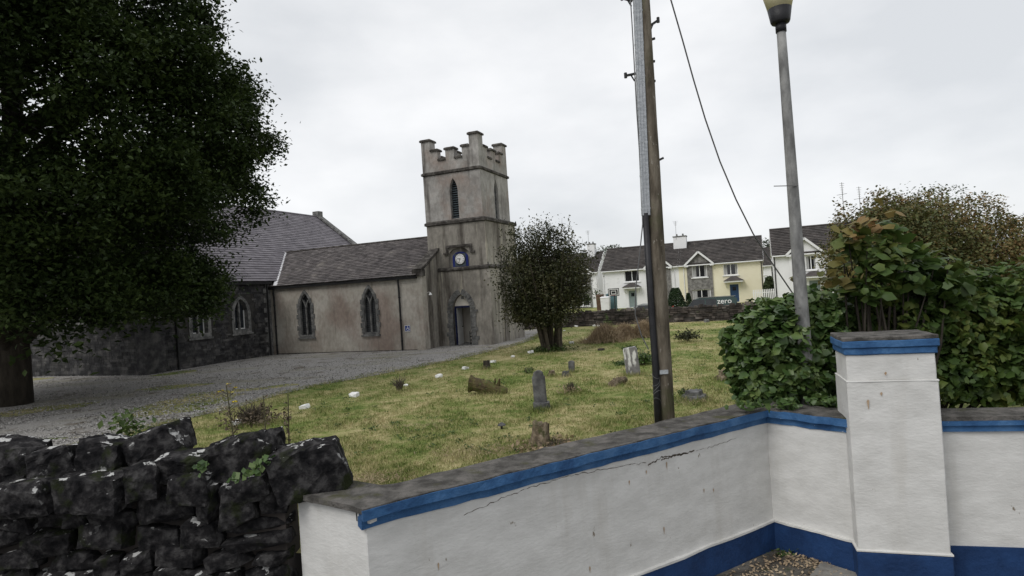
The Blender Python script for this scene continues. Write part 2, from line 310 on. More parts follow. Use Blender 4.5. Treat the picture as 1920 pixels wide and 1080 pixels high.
# ---- foliage
rng = np.random.default_rng(7); random.seed(7)
def leaves(name, P, size, m, parent=None, up=.35, out=None, asp=.55, kind=None, drop=0.0, lobed=False):
    """one mesh of folded leaf-sized faces centred on the rows of P"""
    P = np.asarray(P, float); n = len(P)
    nr = rng.normal(size=(n, 3)); nr[:, 2] = np.abs(nr[:, 2]) + up
    if out is not None: nr = nr * .75 + out
    nr /= np.linalg.norm(nr, axis=1)[:, None]
    d = rng.normal(size=(n, 3)); d[:, 2] -= drop; d -= nr * (d * nr).sum(1)[:, None]; d /= np.linalg.norm(d, axis=1)[:, None]
    s = np.cross(nr, d); sz = (size * (rng.uniform(.4, 1.45, n) if lobed else rng.uniform(.65, 1.35, n)))[:, None]
    if lobed:
        cu = rng.uniform(-.05, .22, n)[:, None]; a_ = asp * rng.uniform(.75, 1.25, n)[:, None]
        c6 = [P - d * sz * .42, P - d * sz * .5 + s * sz * a_ * .32 - nr * sz * .05, P - d * sz * .02 + s * sz * a_ * .55 - nr * sz * cu, P + d * sz * .55 - nr * sz * cu * 1.3, P - d * sz * .02 - s * sz * a_ * .55 - nr * sz * cu, P - d * sz * .5 - s * sz * a_ * .32 - nr * sz * .05, P + d * sz * .08 + nr * sz * .04]
        V = np.stack(c6, 1).reshape(-1, 3); idx = np.arange(n)[:, None] * 7
        T = np.concatenate([idx + np.array([q]) for q in ((0, 1, 6), (1, 2, 6), (2, 3, 6), (3, 4, 6), (4, 5, 6), (5, 0, 6))], 1).reshape(-1, 3)
    else: V = np.stack([P - d * sz * .5, P + s * sz * asp * .5 + nr * sz * .08, P + d * sz * .5, P - s * sz * asp * .5 + nr * sz * .08], 1).reshape(-1, 3)
    me = bpy.data.meshes.new(name)
    if not lobed:
        idx = np.arange(n)[:, None] * 4; T = np.concatenate([idx + np.array([[0, 1, 2]]), idx + np.array([[0, 2, 3]])], 1).reshape(-1, 3)
    me.vertices.add(len(V)); me.vertices.foreach_set('co', V.ravel()); me.loops.add(T.size); me.loops.foreach_set('vertex_index', T.ravel().astype(np.int32))
    me.polygons.add(len(T)); me.polygons.foreach_set('loop_start', np.arange(0, T.size, 3, dtype=np.int32)); me.polygons.foreach_set('loop_total', np.full(len(T), 3, dtype=np.int32))
    me.update(); me.validate()
    o = link(name, me, m, parent)
    if kind: o['kind'] = kind
    return o
def clump_points(centres, n_each, spread, flat=.7):
    out = []
    for c in centres:
        k = max(3, int(n_each * random.uniform(.6, 1.4))); sp = spread * random.uniform(.7, 1.4)
        q = rng.normal(size=(k, 3)) * sp * .5; q[:, 2] *= flat; out.append(q + np.array(c))
    return np.concatenate(out)
def blades(name, P, h, w, m, parent=None, lean=.5, kind=None):
    P = np.asarray(P, float); n = len(P); a = rng.uniform(0, 2 * np.pi, n); hh = h * rng.uniform(.5, 1.4, n); ww = w * rng.uniform(.7, 1.3, n) if np.isscalar(w) else w
    s = np.stack([np.cos(a), np.sin(a), 0 * a], 1) * (ww / 2)[:, None]
    b = rng.uniform(0, 2 * np.pi, n); l = rng.uniform(0, lean, n) * hh
    tip = P + np.stack([np.cos(b) * l, np.sin(b) * l, hh], 1)
    V = np.stack([P - s, P + s, tip], 1).reshape(-1, 3); me = bpy.data.meshes.new(name)
    me.vertices.add(len(V)); me.vertices.foreach_set('co', V.ravel()); me.loops.add(3 * n); me.loops.foreach_set('vertex_index', np.arange(3 * n, dtype=np.int32))
    me.polygons.add(n); me.polygons.foreach_set('loop_start', np.arange(0, 3 * n, 3, dtype=np.int32)); me.polygons.foreach_set('loop_total', np.full(n, 3, dtype=np.int32)); me.update(); me.validate()
    o = link(name, me, m, parent)
    if kind: o['kind'] = kind
    return o

def rock_mesh(name, sx, sy, sz, cuts=3, rough=.12, seed=0, sq=.5):
    """angular stone: hull of jittered corners, then broken up by fine noise"""
    rd2 = random.Random(seed * 7 + 3); bm = bmesh.new(); m_ = min(sx, sy, sz); jt = .26 - .16 * sq
    for x in (-1, 1):
        for y in (-1, 1):
            for z in (-1, 1): bm.verts.new((x * (1 - rd2.random() * jt * 2) * sx / 2, y * (1 - rd2.random() * jt * 2) * sy / 2, z * (1 - rd2.random() * jt * 2) * sz / 2))
    for k in range(8):
        v = [rd2.uniform(-1, 1) for _ in range(3)]; a = rd2.randrange(3); v[a] = math.copysign(1.0 + rd2.uniform(-.02, .06), v[a]); w = [.78, .78, .78]; w[a] = 1
        bm.verts.new((v[0] * w[0] * sx / 2, v[1] * w[1] * sy / 2, v[2] * w[2] * sz / 2))
    r = bmesh.ops.convex_hull(bm, input=bm.verts)
    bmesh.ops.delete(bm, geom=list({g for g in r['geom_interior'] + r['geom_unused'] if isinstance(g, bmesh.types.BMVert)}), context='VERTS')
    if cuts > 1:
        L_ = max(sx, sy, sz) / (cuts * 2.2)
        for _ in range(3):
            ed = [e for e in bm.edges if e.calc_length() > L_]
            if not ed: break
            bmesh.ops.subdivide_edges(bm, edges=ed, cuts=1); bmesh.ops.triangulate(bm, faces=bm.faces)
        off = Vector((seed * 3.17, seed * 1.31, seed * 2.3))
        for v in bm.verts:
            p = v.co.copy(); v.co += noise.noise_vector(p * 4.5 + off) * m_ * rough * .22 + noise.noise_vector(p * 18 + off) * m_ * rough * .30
    bmesh.ops.recalc_face_normals(bm, faces=bm.faces); me = bpy.data.meshes.new(name); bm.to_mesh(me); bm.free(); return me

def text_mesh(body, size, ext=.004):
    cu = bpy.data.curves.new('lettering', 'FONT'); cu.body = body; cu.size = size; cu.extrude = ext; cu.align_x = 'CENTER'; cu.align_y = 'CENTER'; cu.resolution_u = 3
    ob = bpy.data.objects.new('lettering', cu); COL.objects.link(ob); dg = bpy.context.evaluated_depsgraph_get()
    me = bpy.data.meshes.new_from_object(ob.evaluated_get(dg)); bpy.data.objects.remove(ob); me.materials.clear(); return me

# ------------------------------------------------------------------ ground, drive, road
WALLLINE = [(-120, 11.5), (-12, 7.9), (-6, 7.35), (-2.55, 7.0), (-1.62, 6.4), (3.62, 9.6), (4.5, 8.75), (6, 8.35), (120, 2)]
def y_wall(x):
    for (x0, y0), (x1, y1) in zip(WALLLINE, WALLLINE[1:]):
        if x0 <= x <= x1: return y0 + (y1 - y0) * (x - x0) / (x1 - x0)
    return 8
def smooth(a, b, x):
    t = max(0, min(1, (x - a) / (b - a))); return t * t * (3 - 2 * t)
def gz(x, y):
    z = G + .035 * noise.noise(Vector((x * .35, y * .35, 0))) * smooth(8, 12, y) + .02 * noise.noise(Vector((x * 1.4, y * 1.4, 5))) * (1 - smooth(20, 26, y))
    z -= .42 * smooth(43.5, 46, y) * (1 - smooth(56, 61, y))            # the estate road behind the boundary wall lies lower
    z -= .5 * smooth(120, 300, y)
    return z
def at(px, py):
    p = onz(px, py); p.z = gz(p.x, p.y); return p
xs = [-400, -200, -120, -80, -60, -48, -40] + [i * .75 for i in range(-45, 48)] + [40, 48, 60, 80, 120, 200, 400]
ss = [0, .4, .8] + [.8 + .6 * i for i in range(1, 75)] + [48, 52, 56, 60, 66, 74, 90, 110, 140, 200, 300, 500, 900]
mb = MB(); ny = len(ss)
for x in xs:
    for s_ in ss: y = y_wall(max(-119, min(119, x))) + s_; mb.v.append((x, y, gz(x, y)))
for i in range(len(xs) - 1):
    for j in range(ny - 1): a = i * ny + j; mb.f.append((a, a + ny, a + ny + 1, a + 1))
tag(mb.build('ground', M_lawn, smooth=True), kind='structure')

edge_px = [(-60, 905), (100, 850), (240, 812), (340, 787), (430, 768), (520, 742), (600, 722), (680, 708), (760, 694), (830, 680), (900, 664), (960, 650), (1000, 637), (1018, 626), (1022, 616), (1018, 610)]
edge = [onz(*p) for p in edge_px]
inner = [Vector((8.5, 46, 0)), Vector((-6, 46, 0)), Vector((-60, 46, 0)), Vector((-60, 12, 0))]
fine = []
for a, b in zip(edge, edge[1:]):
    n = max(2, int((b - a).length / .25))
    for i in range(n):
        p = a.lerp(b, i / n); w = .22 * noise.noise(Vector((p.x * 1.3, p.y * 1.3, 2))) + .12 * noise.noise(Vector((p.x * 5, p.y * 5, 9)))
        fine.append(Vector((p.x + w * .5, p.y + w, 0)))
EDGE2D = [(p.x, p.y) for p in fine]
poly = [(p.x, p.y) for p in fine] + [(p.x, p.y) for p in inner]
bm = bmesh.new(); tr = tessellate_polygon([[Vector((x, y, 0)) for x, y in poly]]); vs = [bm.verts.new((x, y, 0)) for x, y in poly]
for t3 in tr:
    try: bm.faces.new([vs[i] for i in t3])
    except ValueError: pass
for _ in range(3):
    bmesh.ops.subdivide_edges(bm, edges=[e for e in bm.edges if e.calc_length() > 1.2], cuts=1); bmesh.ops.triangulate(bm, faces=bm.faces)
for v in bm.verts: v.co.z = gz(v.co.x, v.co.y) + .014
bmesh.ops.recalc_face_normals(bm, faces=bm.faces); me = bpy.data.meshes.new('gravel_drive'); bm.to_mesh(me); bm.free()
tag(link('gravel_drive', me, M_gravel), kind='structure')
def in_drive(x, y):
    ins = False; j = len(poly) - 1
    for i in range(len(poly)):
        xi, yi = poly[i]; xj, yj = poly[j]
        if (yi > y) != (yj > y) and x < (xj - xi) * (y - yi) / (yj - yi) + xi: ins = not ins
        j = i
    return ins
# pavement and road in front of the walls
mb = MB(); PV = [(-60, 4.2), (60, 4.2), (60, 12), (-60, 12)]
mb.add([(x, y, 0) for x, y in PV], [(0, 1, 2, 3)]); tag(mb.build('pavement', M_pave), kind='structure')
tag(MB().box(-60, 60, 4.05, 4.198, -.12, .004).build('kerb', M_slab), kind='structure')
tag(MB().add([(-80, -40, -.12), (80, -40, -.12), (80, 4.1, -.12), (-80, 4.1, -.12)], [(0, 1, 2, 3)]).build('road', M_asph), kind='structure')

# ------------------------------------------------------------------ church
TH = R(-22.085)
church = empty('church', (-4.675, 32.176, G), TH)
tag(church, 'grey rendered church with battlemented clock tower, slate nave and dark stone cross wing', 'church')
XM = -10.16                                                # wall of the stone wing
EZ, RZ, RB = 4.03, 6.27, 4.15                              # nave eave, ridge height and ridge offset
fy = lambda y0, s=1: (lambda u, z, d: (u, y0 + d * s, z))
# nave front wall with two pointed windows
wins = [(-7.65, 1.02), (-3.31, 1.08)]
holes = [arch(c - .40, c + .40, 2.55, 3.46, 6, 1.02) for c, w in wins]
mb = MB().panel([(XM, -.3), (0, -.3), (0, EZ), (XM, EZ)], holes, fy(0), .5, False)
mb.build('nave_wall', M_nave, church)
gab = [(.004, -.3), (8.3, -.3), (8.3, EZ), (RB, RZ + .12), (.004, EZ)]
MB().prism(gab, lambda u, z, d: (d, u, z), -.45, -.012).build('nave_gable_wall', M_tower, church)
MB().box(-10.1, 0, 7.8, 8.3, -.3, EZ).build('nave_back_wall', M_nave, church)
MB().box(-.5, .10, -.10, .25, EZ - .16, EZ + .18).build('kneeler_stone', M_trim, church)
for y0, y1 in ((-.06, RB), (8.36, RB)):
    s_ = 1 if y0 < RB else -1
    MB().bar((-.2, y0, EZ + .17), (-.2, y1, RZ + .26), .56, .12).build('gable_coping', M_trim, church)
def slates(mb, o, du, dv, LU, LV, sw, sl_, th=.012, jit=.006, gap=.006, seed=1):
    rd = random.Random(seed); du, dv = Vector(du).normalized(), Vector(dv).normalized(); nn = du.cross(dv).normalized(); o = Vector(o)
    if nn.z < 0: nn = -nn
    nv = int(LV / sl_)
    for j in range(nv + 1):
        v0 = j * sl_; v1 = min(v0 + sl_ * 1.25, LV + .03); off = (sw / 2 if j % 2 else 0); nu = int(LU / sw) + 1
        for i in range(nu):
            u0 = max(0, i * sw - off + gap / 2); u1 = min(LU, (i + 1) * sw - off - gap / 2)
            if u1 - u0 < .03: continue
            l = th * 1.6 + rd.uniform(0, jit); w = rd.uniform(-jit, jit)
            a, b_ = o + du * u0 + dv * (v0 + w), o + du * u1 + dv * (v0 + w * .5)
            c, d = o + du * u1 + dv * v1, o + du * u0 + dv * v1
            p = [a + nn * (l + th), b_ + nn * (l + th + rd.uniform(-jit, jit) * .5), c + nn * .004, d + nn * .004, a + nn * l * .3, b_ + nn * l * .3]
            mb.add(p, [(0, 1, 2, 3), (4, 5, 1, 0), (0, 3, 4), (5, 2, 1)])
# nave roof (runs on into the wing's roof)
sl_n = math.hypot(RB + .18, (RZ - EZ) * (RB + .18) / RB); kz = (RZ - EZ) / RB
mb = MB(); XL = XM - 2.4
for sgn in (0, 1):
    y0 = -.18 if sgn == 0 else 8.48
    mb.add([(XL, y0, EZ - .18 * kz), (-.22, y0, EZ - .18 * kz), (-.22, RB, RZ), (XL, RB, RZ)], [(0, 1, 2, 3)])
ru = mb.build('nave_roof', M_under, church)
mb = MB(); slates(mb, (XL, -.20, EZ - .2 * kz + .015), (1, 0, 0), (0, 1, kz), -.24 - XL, sl_n + .02, .26, .21, seed=3, jit=.014)
tag(mb.build('slate_courses', M_slate, ru), kind='stuff')
mb = MB(); slates(mb, (XL, 8.5, EZ - .2 * kz + .015), (1, 0, 0), (0, -1, kz), -.24 - XL, sl_n + .02, .5, .3, seed=4)
tag(mb.build('slate_courses', M_slate, ru), kind='stuff')
MB().tube([(XL, RB, RZ + .03), (-.3, RB, RZ + .03)], .07, 6).build('ridge_tile', M_trim, ru)
MB().box(XM, -.25, -.16, .0 - .004, EZ - .26, EZ - .12).build('gutter', M_black, church)
for x in (-1.37, XM + .35):
    mb = MB().tube([(x, -.1, EZ - .2), (x, -.09, EZ - .5), (x, -.07, EZ - .7), (x, -.07, .0)], .05, 8)
    for z in (.5, 1.6, 2.8): mb.tube([(x, -.07, z), (x, -.07, z + .07)], .065, 8)
    mb.build('downpipe', M_pipe, church)
MB().box(-9.9, -.5, -.02, .0 - .003, -.1, .06).build('wall_foot_strip', M_trim, church)  # thin dark strip along the foot of the nave wall
# pointed nave windows
for c, w in wins:
    o_, i_ = .52, .40
    mb = MB().panel(arch(c - o_, c + o_, 2.55, 3.64, 7, .90), [arch(c - i_ + .02, c + i_ - .02, 2.55, 3.44, 7, 1.06)], fy(-.03), .35, False)
    win = mb.build('window', M_jamb, church)
    q = MB()
    for sgn in (-1, 1):
        for k, z in enumerate((1.15, 1.45, 1.78, 2.1, 2.42, 2.72, 3.0)):
            wq = .11 if k % 2 else .05
            if z > 2.6: xe = c + sgn * (o_ - (z - 2.55) * .28); 
            else: xe = c + sgn * o_
            b0 = MB().box(min(xe - sgn * .08, xe + sgn * wq), max(xe - sgn * .08, xe + sgn * wq), -.045, .1, z - .13, z + .13)
            b0.build('quoin', M_jamb, win)
    MB().box(c - .60, c + .60, -.09, .1, .84, .93).build('sill', M_jamb, win)
    mb = MB().panel(arch(c - .40, c + .40, 2.55, 3.46, 7, .98), [], fy(.15), .01)
    mb.build('pane', M_glass, win)
    # Y tracery
    mb = MB().box(c - .035, c + .035, .03, .145, .95, 2.55)
    w_, h_ = .39, .89; r_ = (w_ * w_ + h_ * h_) / (2 * w_)
    for sgn in (-1, 1):
        pts = []
        for k in range(7):
            a = k / 6 * math.asin(min(.999, .62 / r_)); pts.append((c + sgn * (r_ - r_ * math.cos(a)) * 1.55, .09, 2.5 + r_ * math.sin(a)))
        for a, b_ in zip(pts, pts[1:]): mb.bar(a, b_, .06, .11, up=(0, 1, 0))
    mb.build('tracery', M_jamb, win)
    mb = MB()
    for k in range(20): mb.bar((c - .38, .142, 1.02 + k * .115), (c + .38, .142, 1.02 + k * .115), .012, .012)
    for k in range(-3, 4): mb.bar((c + k * .11, .143, .98), (c + k * .11, .143, 3.2), .010, .012)
    tag(mb.build('leading', M_leading, win), kind='stuff')
# accessibility sign
sg = MB().box(-1.18, -.86, -.025, -.004, 1.02, 1.34).build('accessibility_sign', M_signb, church)
sg['label'] = 'small blue wheelchair sign on the nave wall'
mb = MB(); cx, cz, yy = -1.0, 1.15, -.03
mb.tube([(cx + .005, yy, cz + .135), (cx + .005, yy - .004, cz + .135)], .022, 8)
mb.bar((cx, yy, cz + .1), (cx, yy, cz + .01), .03, .006, up=(0, 1, 0)); mb.bar((cx, yy, cz + .06), (cx + .06, yy, cz + .06), .018, .006, up=(0, 1, 0)); mb.bar((cx, yy, cz + .01), (cx + .07, yy, cz + .01), .024, .006, up=(0, 1, 0)); mb.bar((cx + .07, yy, cz + .01), (cx + .09, yy, cz - .06), .022, .006, up=(0, 1, 0))
pts = [(cx + .0 + .075 * math.cos(R(a)), yy, cz - .01 + .075 * math.sin(R(a))) for a in range(110, 351, 24)]
for a, b_ in zip(pts, pts[1:]): mb.bar(a, b_, .018, .006, up=(0, 1, 0))
mb.box(-1.18, -1.16, -.028, -.024, 1.02, 1.34); mb.box(-.88, -.86, -.028, -.024, 1.02, 1.34); mb.box(-1.18, -.86, -.0282, -.024, 1.32, 1.34); mb.box(-1.18, -.86, -.0282, -.024, 1.02, 1.04)
mb.build('wheelchair_symbol', M_white, sg)
# little lamp on the gable strip
lp = MB().tube([(.0, .55, 3.0), (.12, .5, 3.02), (.2, .48, 2.98)], .015, 6).build('wall_lamp', M_white, church)
MB().tube([(.2, .48, 3.0), (.2, .48, 2.93), (.2, .48, 2.86)], [.02, .06, .10], 10).build('lamp_shade', M_white, lp)

# tower: three stages, each a little narrower than the one below
LX1, LY0 = 3.07, 1.85
stages = [(-.45, LX1, LY0, 6.45, -.3, 4.16), (-.62, 2.93, 1.99, 6.3, 4.10, 6.80), (-.76, 2.736, 2.19, 6.1, 6.74, 9.62)]
dc = 1.27                                                    # door centre, local x
xf = lambda x1: (lambda u, z, d: (x1 - d, u, z))
lower = stages[0]
mb = MB().panel([(lower[0], -.3), (lower[1], -.3), (lower[1], 4.16), (lower[0], 4.16)], [arch(dc - .53, dc + .53, 1.95, 2.80, 7, .03)], fy(lower[2]), .55, False)
tower = mb.build('tower_wall', M_tower, church)
MB().prism([(lower[2] + .004, -.3), (lower[3], -.3), (lower[3], 4.16), (lower[2] + .004, 4.16)], xf(lower[1] - .003), 0, .5).build('tower_side_wall', M_tower, tower)
MB().box(lower[0], lower[1] - .5, lower[3] - .4, lower[3], -.3, 4.14).build('tower_back_wall', M_tower, tower)
# clock stage with a round-headed recess
s = stages[1]; cc = 3.07 - 1.79
mb = MB().panel([(s[0], s[4]), (s[1], s[4]), (s[1], s[5]), (s[0], s[5])], [round_arch(cc - .66, cc + .66, 4.86, 12, 4.20, .72)], fy(s[2]), .16, False)
mb.build('clock_stage_wall', M_tower, tower)
MB().box(s[0], s[1] - .002, s[2] + .16, s[3], s[4], s[5]).build('clock_stage_core', M_tower, tower)
# belfry stage
s = stages[2]; lx = 2.736 - 1.65; ly = 2.19 + 2.06
MB().panel([(s[0], s[4]), (s[1], s[4]), (s[1], s[5]), (s[0], s[5])], [arch(lx - .25, lx + .25, 8.45, 9.17, 6, 6.93)], fy(s[2]), .4, False).build('belfry_wall', M_belfry, tower)
MB().panel([(s[2] + .004, s[4]), (s[3], s[4]), (s[3], s[5]), (s[2] + .004, s[5])], [arch(ly - .27, ly + .27, 8.45, 9.17, 6, 6.93)], xf(s[1] - .002), .4, False).build('belfry_wall', M_belfry, tower)
MB().box(s[0], s[0] + .4, s[2] + .1, s[3], s[4], s[5]).build('belfry_wall', M_belfry, tower)
MB().box(s[0] + .4, s[1] - .4, s[3] - .4, s[3], s[4], s[5]).build('belfry_wall', M_belfry, tower)
def ring(name, x0, x1, y0, y1, z0, z1, p, m=M_trim):
    b0 = MB(); t = .2
    b0.hexa([(x0 - p, y0 - p, z0 + .05), (x1 + p, y0 - p, z0 + .05), (x1 + p, y1 + p, z0 + .05), (x0 - p, y1 + p, z0 + .05), (x0 - p, y0 - p, z1 - .04), (x1 + p, y0 - p, z1 - .04), (x1 + p, y1 + p, z1 - .04), (x0 - p, y1 + p, z1 - .04)])
    b0.hexa([(x0 + .02, y0 + .02, z0), (x1 - .02, y0 + .02, z0), (x1 - .02, y1 - .02, z0), (x0 + .02, y1 - .02, z0), (x0 - p, y0 - p, z0 + .05), (x1 + p, y0 - p, z0 + .05), (x1 + p, y1 + p, z0 + .05), (x0 - p, y1 + p, z0 + .05)])
    b0.hexa([(x0 - p, y0 - p, z1 - .04), (x1 + p, y0 - p, z1 - .04), (x1 + p, y1 + p, z1 - .04), (x0 - p, y1 + p, z1 - .04), (x0 + .05, y0 + .05, z1 + .05), (x1 - .05, y0 + .05, z1 + .05), (x1 - .05, y1 - .05, z1 + .05), (x0 + .05, y1 - .05, z1 + .05)])
    return b0.build(name, m, tower)
ring('string_course', *lower[:4], 4.06, 4.24, .07); ring('string_course', *stages[1][:4], 6.62, 6.84, .09); ring('string_course', *stages[2][:4], 9.44, 9.64, .08)
# battlements
x0, x1, y0, y1 = stages[2][:4]; pz = 9.62; T = .38
levels = [(0, .155, 1.78), (.155, .285, 1.18), (.285, .425, .62), (.425, .575, 1.16), (.575, .715, .62), (.715, .845, 1.18), (.845, 1, 1.78)]
for side in range(4):
    for k, (f0, f1, h) in enumerate(levels):
        corner = k in (0, 6)
        if side in (0, 2):
            a, b_ = x0 + f0 * (x1 - x0), x0 + f1 * (x1 - x0); ya, yb = (y0, y0 + T) if side == 0 else (y1 - T, y1)
            if corner: ya, yb = (y0, y0 + .155 * (y1 - y0)) if side == 0 else (y1 - .155 * (y1 - y0), y1)
            bx = (a, b_, ya, yb)
        else:
            if corner: continue
            a, b_ = y0 + f0 * (y1 - y0), y0 + f1 * (y1 - y0); xa, xb = (x1 - T, x1) if side == 1 else (x0, x0 + T)
            bx = (xa, xb, a, b_)
        MB().box(bx[0], bx[1], bx[2], bx[3], pz, pz + h).build('merlon' if h > 1 else 'crenel', M_belfry, tower)
        o = .07; e0 = e1 = o; cap = MB(); bz = pz + h
        if side in (0, 2) : ex0, ex1, ey0, ey1 = (o if h > 1 else -.002), (o if h > 1 else -.002), o, o
        else: ex0, ex1, ey0, ey1 = o, o, (o if h > 1 else -.002), (o if h > 1 else -.002)
        if k in (1,) and side in (0, 2): ex0 = -.002
        if k in (5,) and side in (0, 2): ex1 = -.002
        if k in (1,) and side in (1, 3): ey0 = -.002
        if k in (5,) and side in (1, 3): ey1 = -.002
        X0, X1, Y0, Y1 = bx[0] - ex0, bx[1] + ex1, bx[2] - ey0, bx[3] + ey1; i = .06
        cap.box(X0, X1, Y0, Y1, bz - .02, bz + .07)
        cap.hexa([(X0, Y0, bz + .07), (X1, Y0, bz + .07), (X1, Y1, bz + .07), (X0, Y1, bz + .07), (X0 + i, Y0 + i, bz + .12), (X1 - i, Y0 + i, bz + .12), (X1 - i, Y1 - i, bz + .12), (X0 + i, Y1 - i, bz + .12)])
        cap.build('coping_stone', M_trim, tower)
MB().box(x0 + .3, x1 - .3, y0 + .3, y1 - .3, pz - .1, pz + .1).build('tower_roof', M_lead, tower)
# louvred lancets
for kind in (0, 1):
    if kind == 0:
        fn = lambda u, z, d: (u, 2.19 + d, z); c = lx; hw = .25
    else:
        fn = lambda u, z, d: (2.736 - d, u, z); c = ly; hw = .27
    lw = MB().panel(arch(c - hw - .005, c + hw + .005, 8.45, 9.18, 6, 6.92), [arch(c - hw + .05, c + hw - .05, 8.45, 9.10, 6, 6.98)], lambda u, z, d: fn(u, z, d + .12), .08).build('louvre_window', M_jamb, church)
    for k in range(17):
        z = 7.0 + k * .125; hww = hw - .045 if z < 8.45 else max(.03, (hw - .045) * (1 - ((z - 8.45) / .66) ** 1.3))
        MB().hexa([fn(c - hww, z, .17), fn(c + hww, z, .17), fn(c + hww, z + .08, .28), fn(c - hww, z + .08, .28), fn(c - hww, z + .02, .16), fn(c + hww, z + .02, .16), fn(c + hww, z + .1, .28), fn(c - hww, z + .1, .28)]).build('slat', M_louvre, lw)
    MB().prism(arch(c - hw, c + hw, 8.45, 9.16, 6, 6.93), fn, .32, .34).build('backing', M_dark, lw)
# clock
FY = stages[1][2]
ck = MB().prism(round_arch(cc - .47, cc + .47, 4.78, 12, 4.245, .70), fy(FY + .10), 0, .055).build('clock', M_blue, church)
ck['label'] = 'white round clock face in a navy blue surround'
MB().prism([(cc - .33, 4.33), (cc + .33, 4.33), (cc + .33, 5.0), (cc - .33, 5.0)], fy(FY + .085), 0, .012).build('clock_panel', M_louvre, ck)
MB().prism([(cc + .315 * math.cos(a * math.pi / 14), 4.71 + .315 * math.sin(a * math.pi / 14)) for a in range(28)], fy(FY + .058), 0, .03).build('clock_rim', M_rubber, ck)
MB().prism([(cc + .275 * math.cos(a * math.pi / 14), 4.71 + .275 * math.sin(a * math.pi / 14)) for a in range(28)], fy(FY + .048), 0, .02).build('clock_face', M_white, ck)
for k, nm in enumerate(['XII', 'I', 'II', 'III', 'IIII', 'V', 'VI', 'VII', 'VIII', 'IX', 'X', 'XI']):
    a = R(90 - 30 * k); me = text_mesh(nm, .085, .002)
    o = link('numeral', me, M_rubber, ck, (cc + .215 * math.cos(a), FY + .044, 4.71 + .215 * math.sin(a)), (R(90), -(a - R(90)), 0))
    o.rotation_mode = 'YXZ' ; o.rotation_euler = (R(90), 0, 0); o.matrix_basis = Matrix.Translation(o.location) @ Matrix.Rotation(-(a - R(90)), 4, 'Y') @ Matrix.Rotation(R(90), 4, 'X')
for ang, ln, w in ((280, .15, .03), (200, .23, .018)):
    a = R(90 - ang); MB().bar((cc - .04 * math.cos(a), FY + .04, 4.71 - .04 * math.sin(a)), (cc + ln * math.cos(a), FY + .04, 4.71 + ln * math.sin(a)), w, .006, up=(0, 1, 0)).build('clock_hand', M_rubber, ck)
# label mould over the clock
mb = MB(); hx0, hx1 = 3.07 - 2.55, 3.07 - .98
mb.box(hx0, hx1, FY - .11, FY + .01, 5.36, 5.48); mb.box(hx0, hx0 + .12, FY - .10, FY + .01, 5.10, 5.358); mb.box(hx1 - .12, hx1, FY - .10, FY + .01, 5.10, 5.358); mb.box(hx0 - .16, hx0 + .12, FY - .105, FY + .01, 5.0, 5.098); mb.box(hx1 - .12, hx1 + .16, FY - .105, FY + .01, 5.0, 5.098)
mb.build('hood_mould', M_trim, church)
MB().tube([(3.0, 1.9, 4.22), (3.0, 1.9, 4.42)], .03, 6).build('floodlight', M_black, church)
# doorway
DY = LY0
dw = MB().prism(arch(dc - .54, dc + .54, 1.95, 2.81, 7, 2.16), fy(DY + .22), 0, .06).build('door_tympanum', M_cream, church)
MB().box(dc - .08, dc + .08, DY + .205, DY + .225, 2.52, 2.68).build('tympanum_vent', M_jamb, dw)
da = MB().box(dc - .55, dc + .55, DY - .03, DY + .5, -.02, .045).build('doorway_surround', M_jamb, church)
w_, h_ = .53, .85; r_ = (w_ * w_ + h_ * h_) / (2 * w_); amax = math.atan2(h_, r_ - w_); nvs = 6
for sgn in (-1, 1):
    for k in range(nvs):
        a0, a1 = amax * k / nvs + .012, amax * (k + 1) / nvs - .012; ro = r_ + .30
        if k == nvs - 1: a1 = amax + .0
        cx_ = dc + sgn * (w_ - r_)
        def P(a, r): 
            u = cx_ + sgn * r * math.cos(a); 
            if sgn * (u - dc) < 0: u = dc
            return (u, 1.95 + r * math.sin(a))
        poly_ = [P(a0, r_), P(a0, ro), P((a0 + a1) / 2, ro), P(a1, ro), P(a1, r_), P((a0 + a1) / 2, r_)]
        MB().prism(poly_, fy(DY - .03 - random.uniform(0, .02)), 0, .2).build('voussoir', M_jamb, da)
    z = .0; k = 0
    while z < 1.9:
        h = [.30, .22, .26, .2, .28, .24][k % 6]; h = min(h, 1.94 - z); wd = [.30, .34, .44, .28, .38, .30][(k + (1 if sgn > 0 else 0)) % 6]
        u0, u1 = (dc + .53, dc + .53 + wd) if sgn > 0 else (dc - .53 - wd, dc - .53)
        MB().box(u0, u1, DY - .03 - random.uniform(0, .025), DY + .2, z + .008, z + h - .008).build('jamb_stone', M_jamb, da); z += h; k += 1
df = MB().box(dc - .53, dc + .53, DY + .2, DY + .3, 2.06, 2.158).build('door_frame', M_navy, church)
MB().box(dc - .528, dc - .45, DY + .2, DY + .3, .045, 2.055).build('door_post', M_navy, df)
MB().box(dc + .46, dc + .528, DY + .22, DY + .3, .045, 2.055).build('door_post', M_dark, df)
dl = MB().hexa([(dc - .44, DY + .31, .05), (dc - .55, DY + 1.15, .05), (dc - .59, DY + 1.15, .05), (dc - .48, DY + .31, .05), (dc - .44, DY + .31, 2.05), (dc - .55, DY + 1.15, 2.05), (dc - .59, DY + 1.15, 2.05), (dc - .48, DY + .31, 2.05)]).build('door', M_white, church)
dl['label'] = 'white door leaf standing open'
MB().tube([(dc - .54, DY + 1.0, 1.0), (dc - .46, DY + 1.0, 1.0)], .025, 6).build('handle', M_black, dl)
MB().box(-.2, 2.55, LY0 + 1.9, LY0 + 2.0, 0, 3.9).build('porch_inner_wall', M_cream, church)
MB().box(.3, .4, LY0 + .56, LY0 + 3.0, 0, 3.9).build('porch_inner_wall', M_cream, church)
MB().box(-.2, 2.56, LY0 + .3, LY0 + 3.1, -.02, .02).build('porch_floor', M_slab, church)
rk = MB()
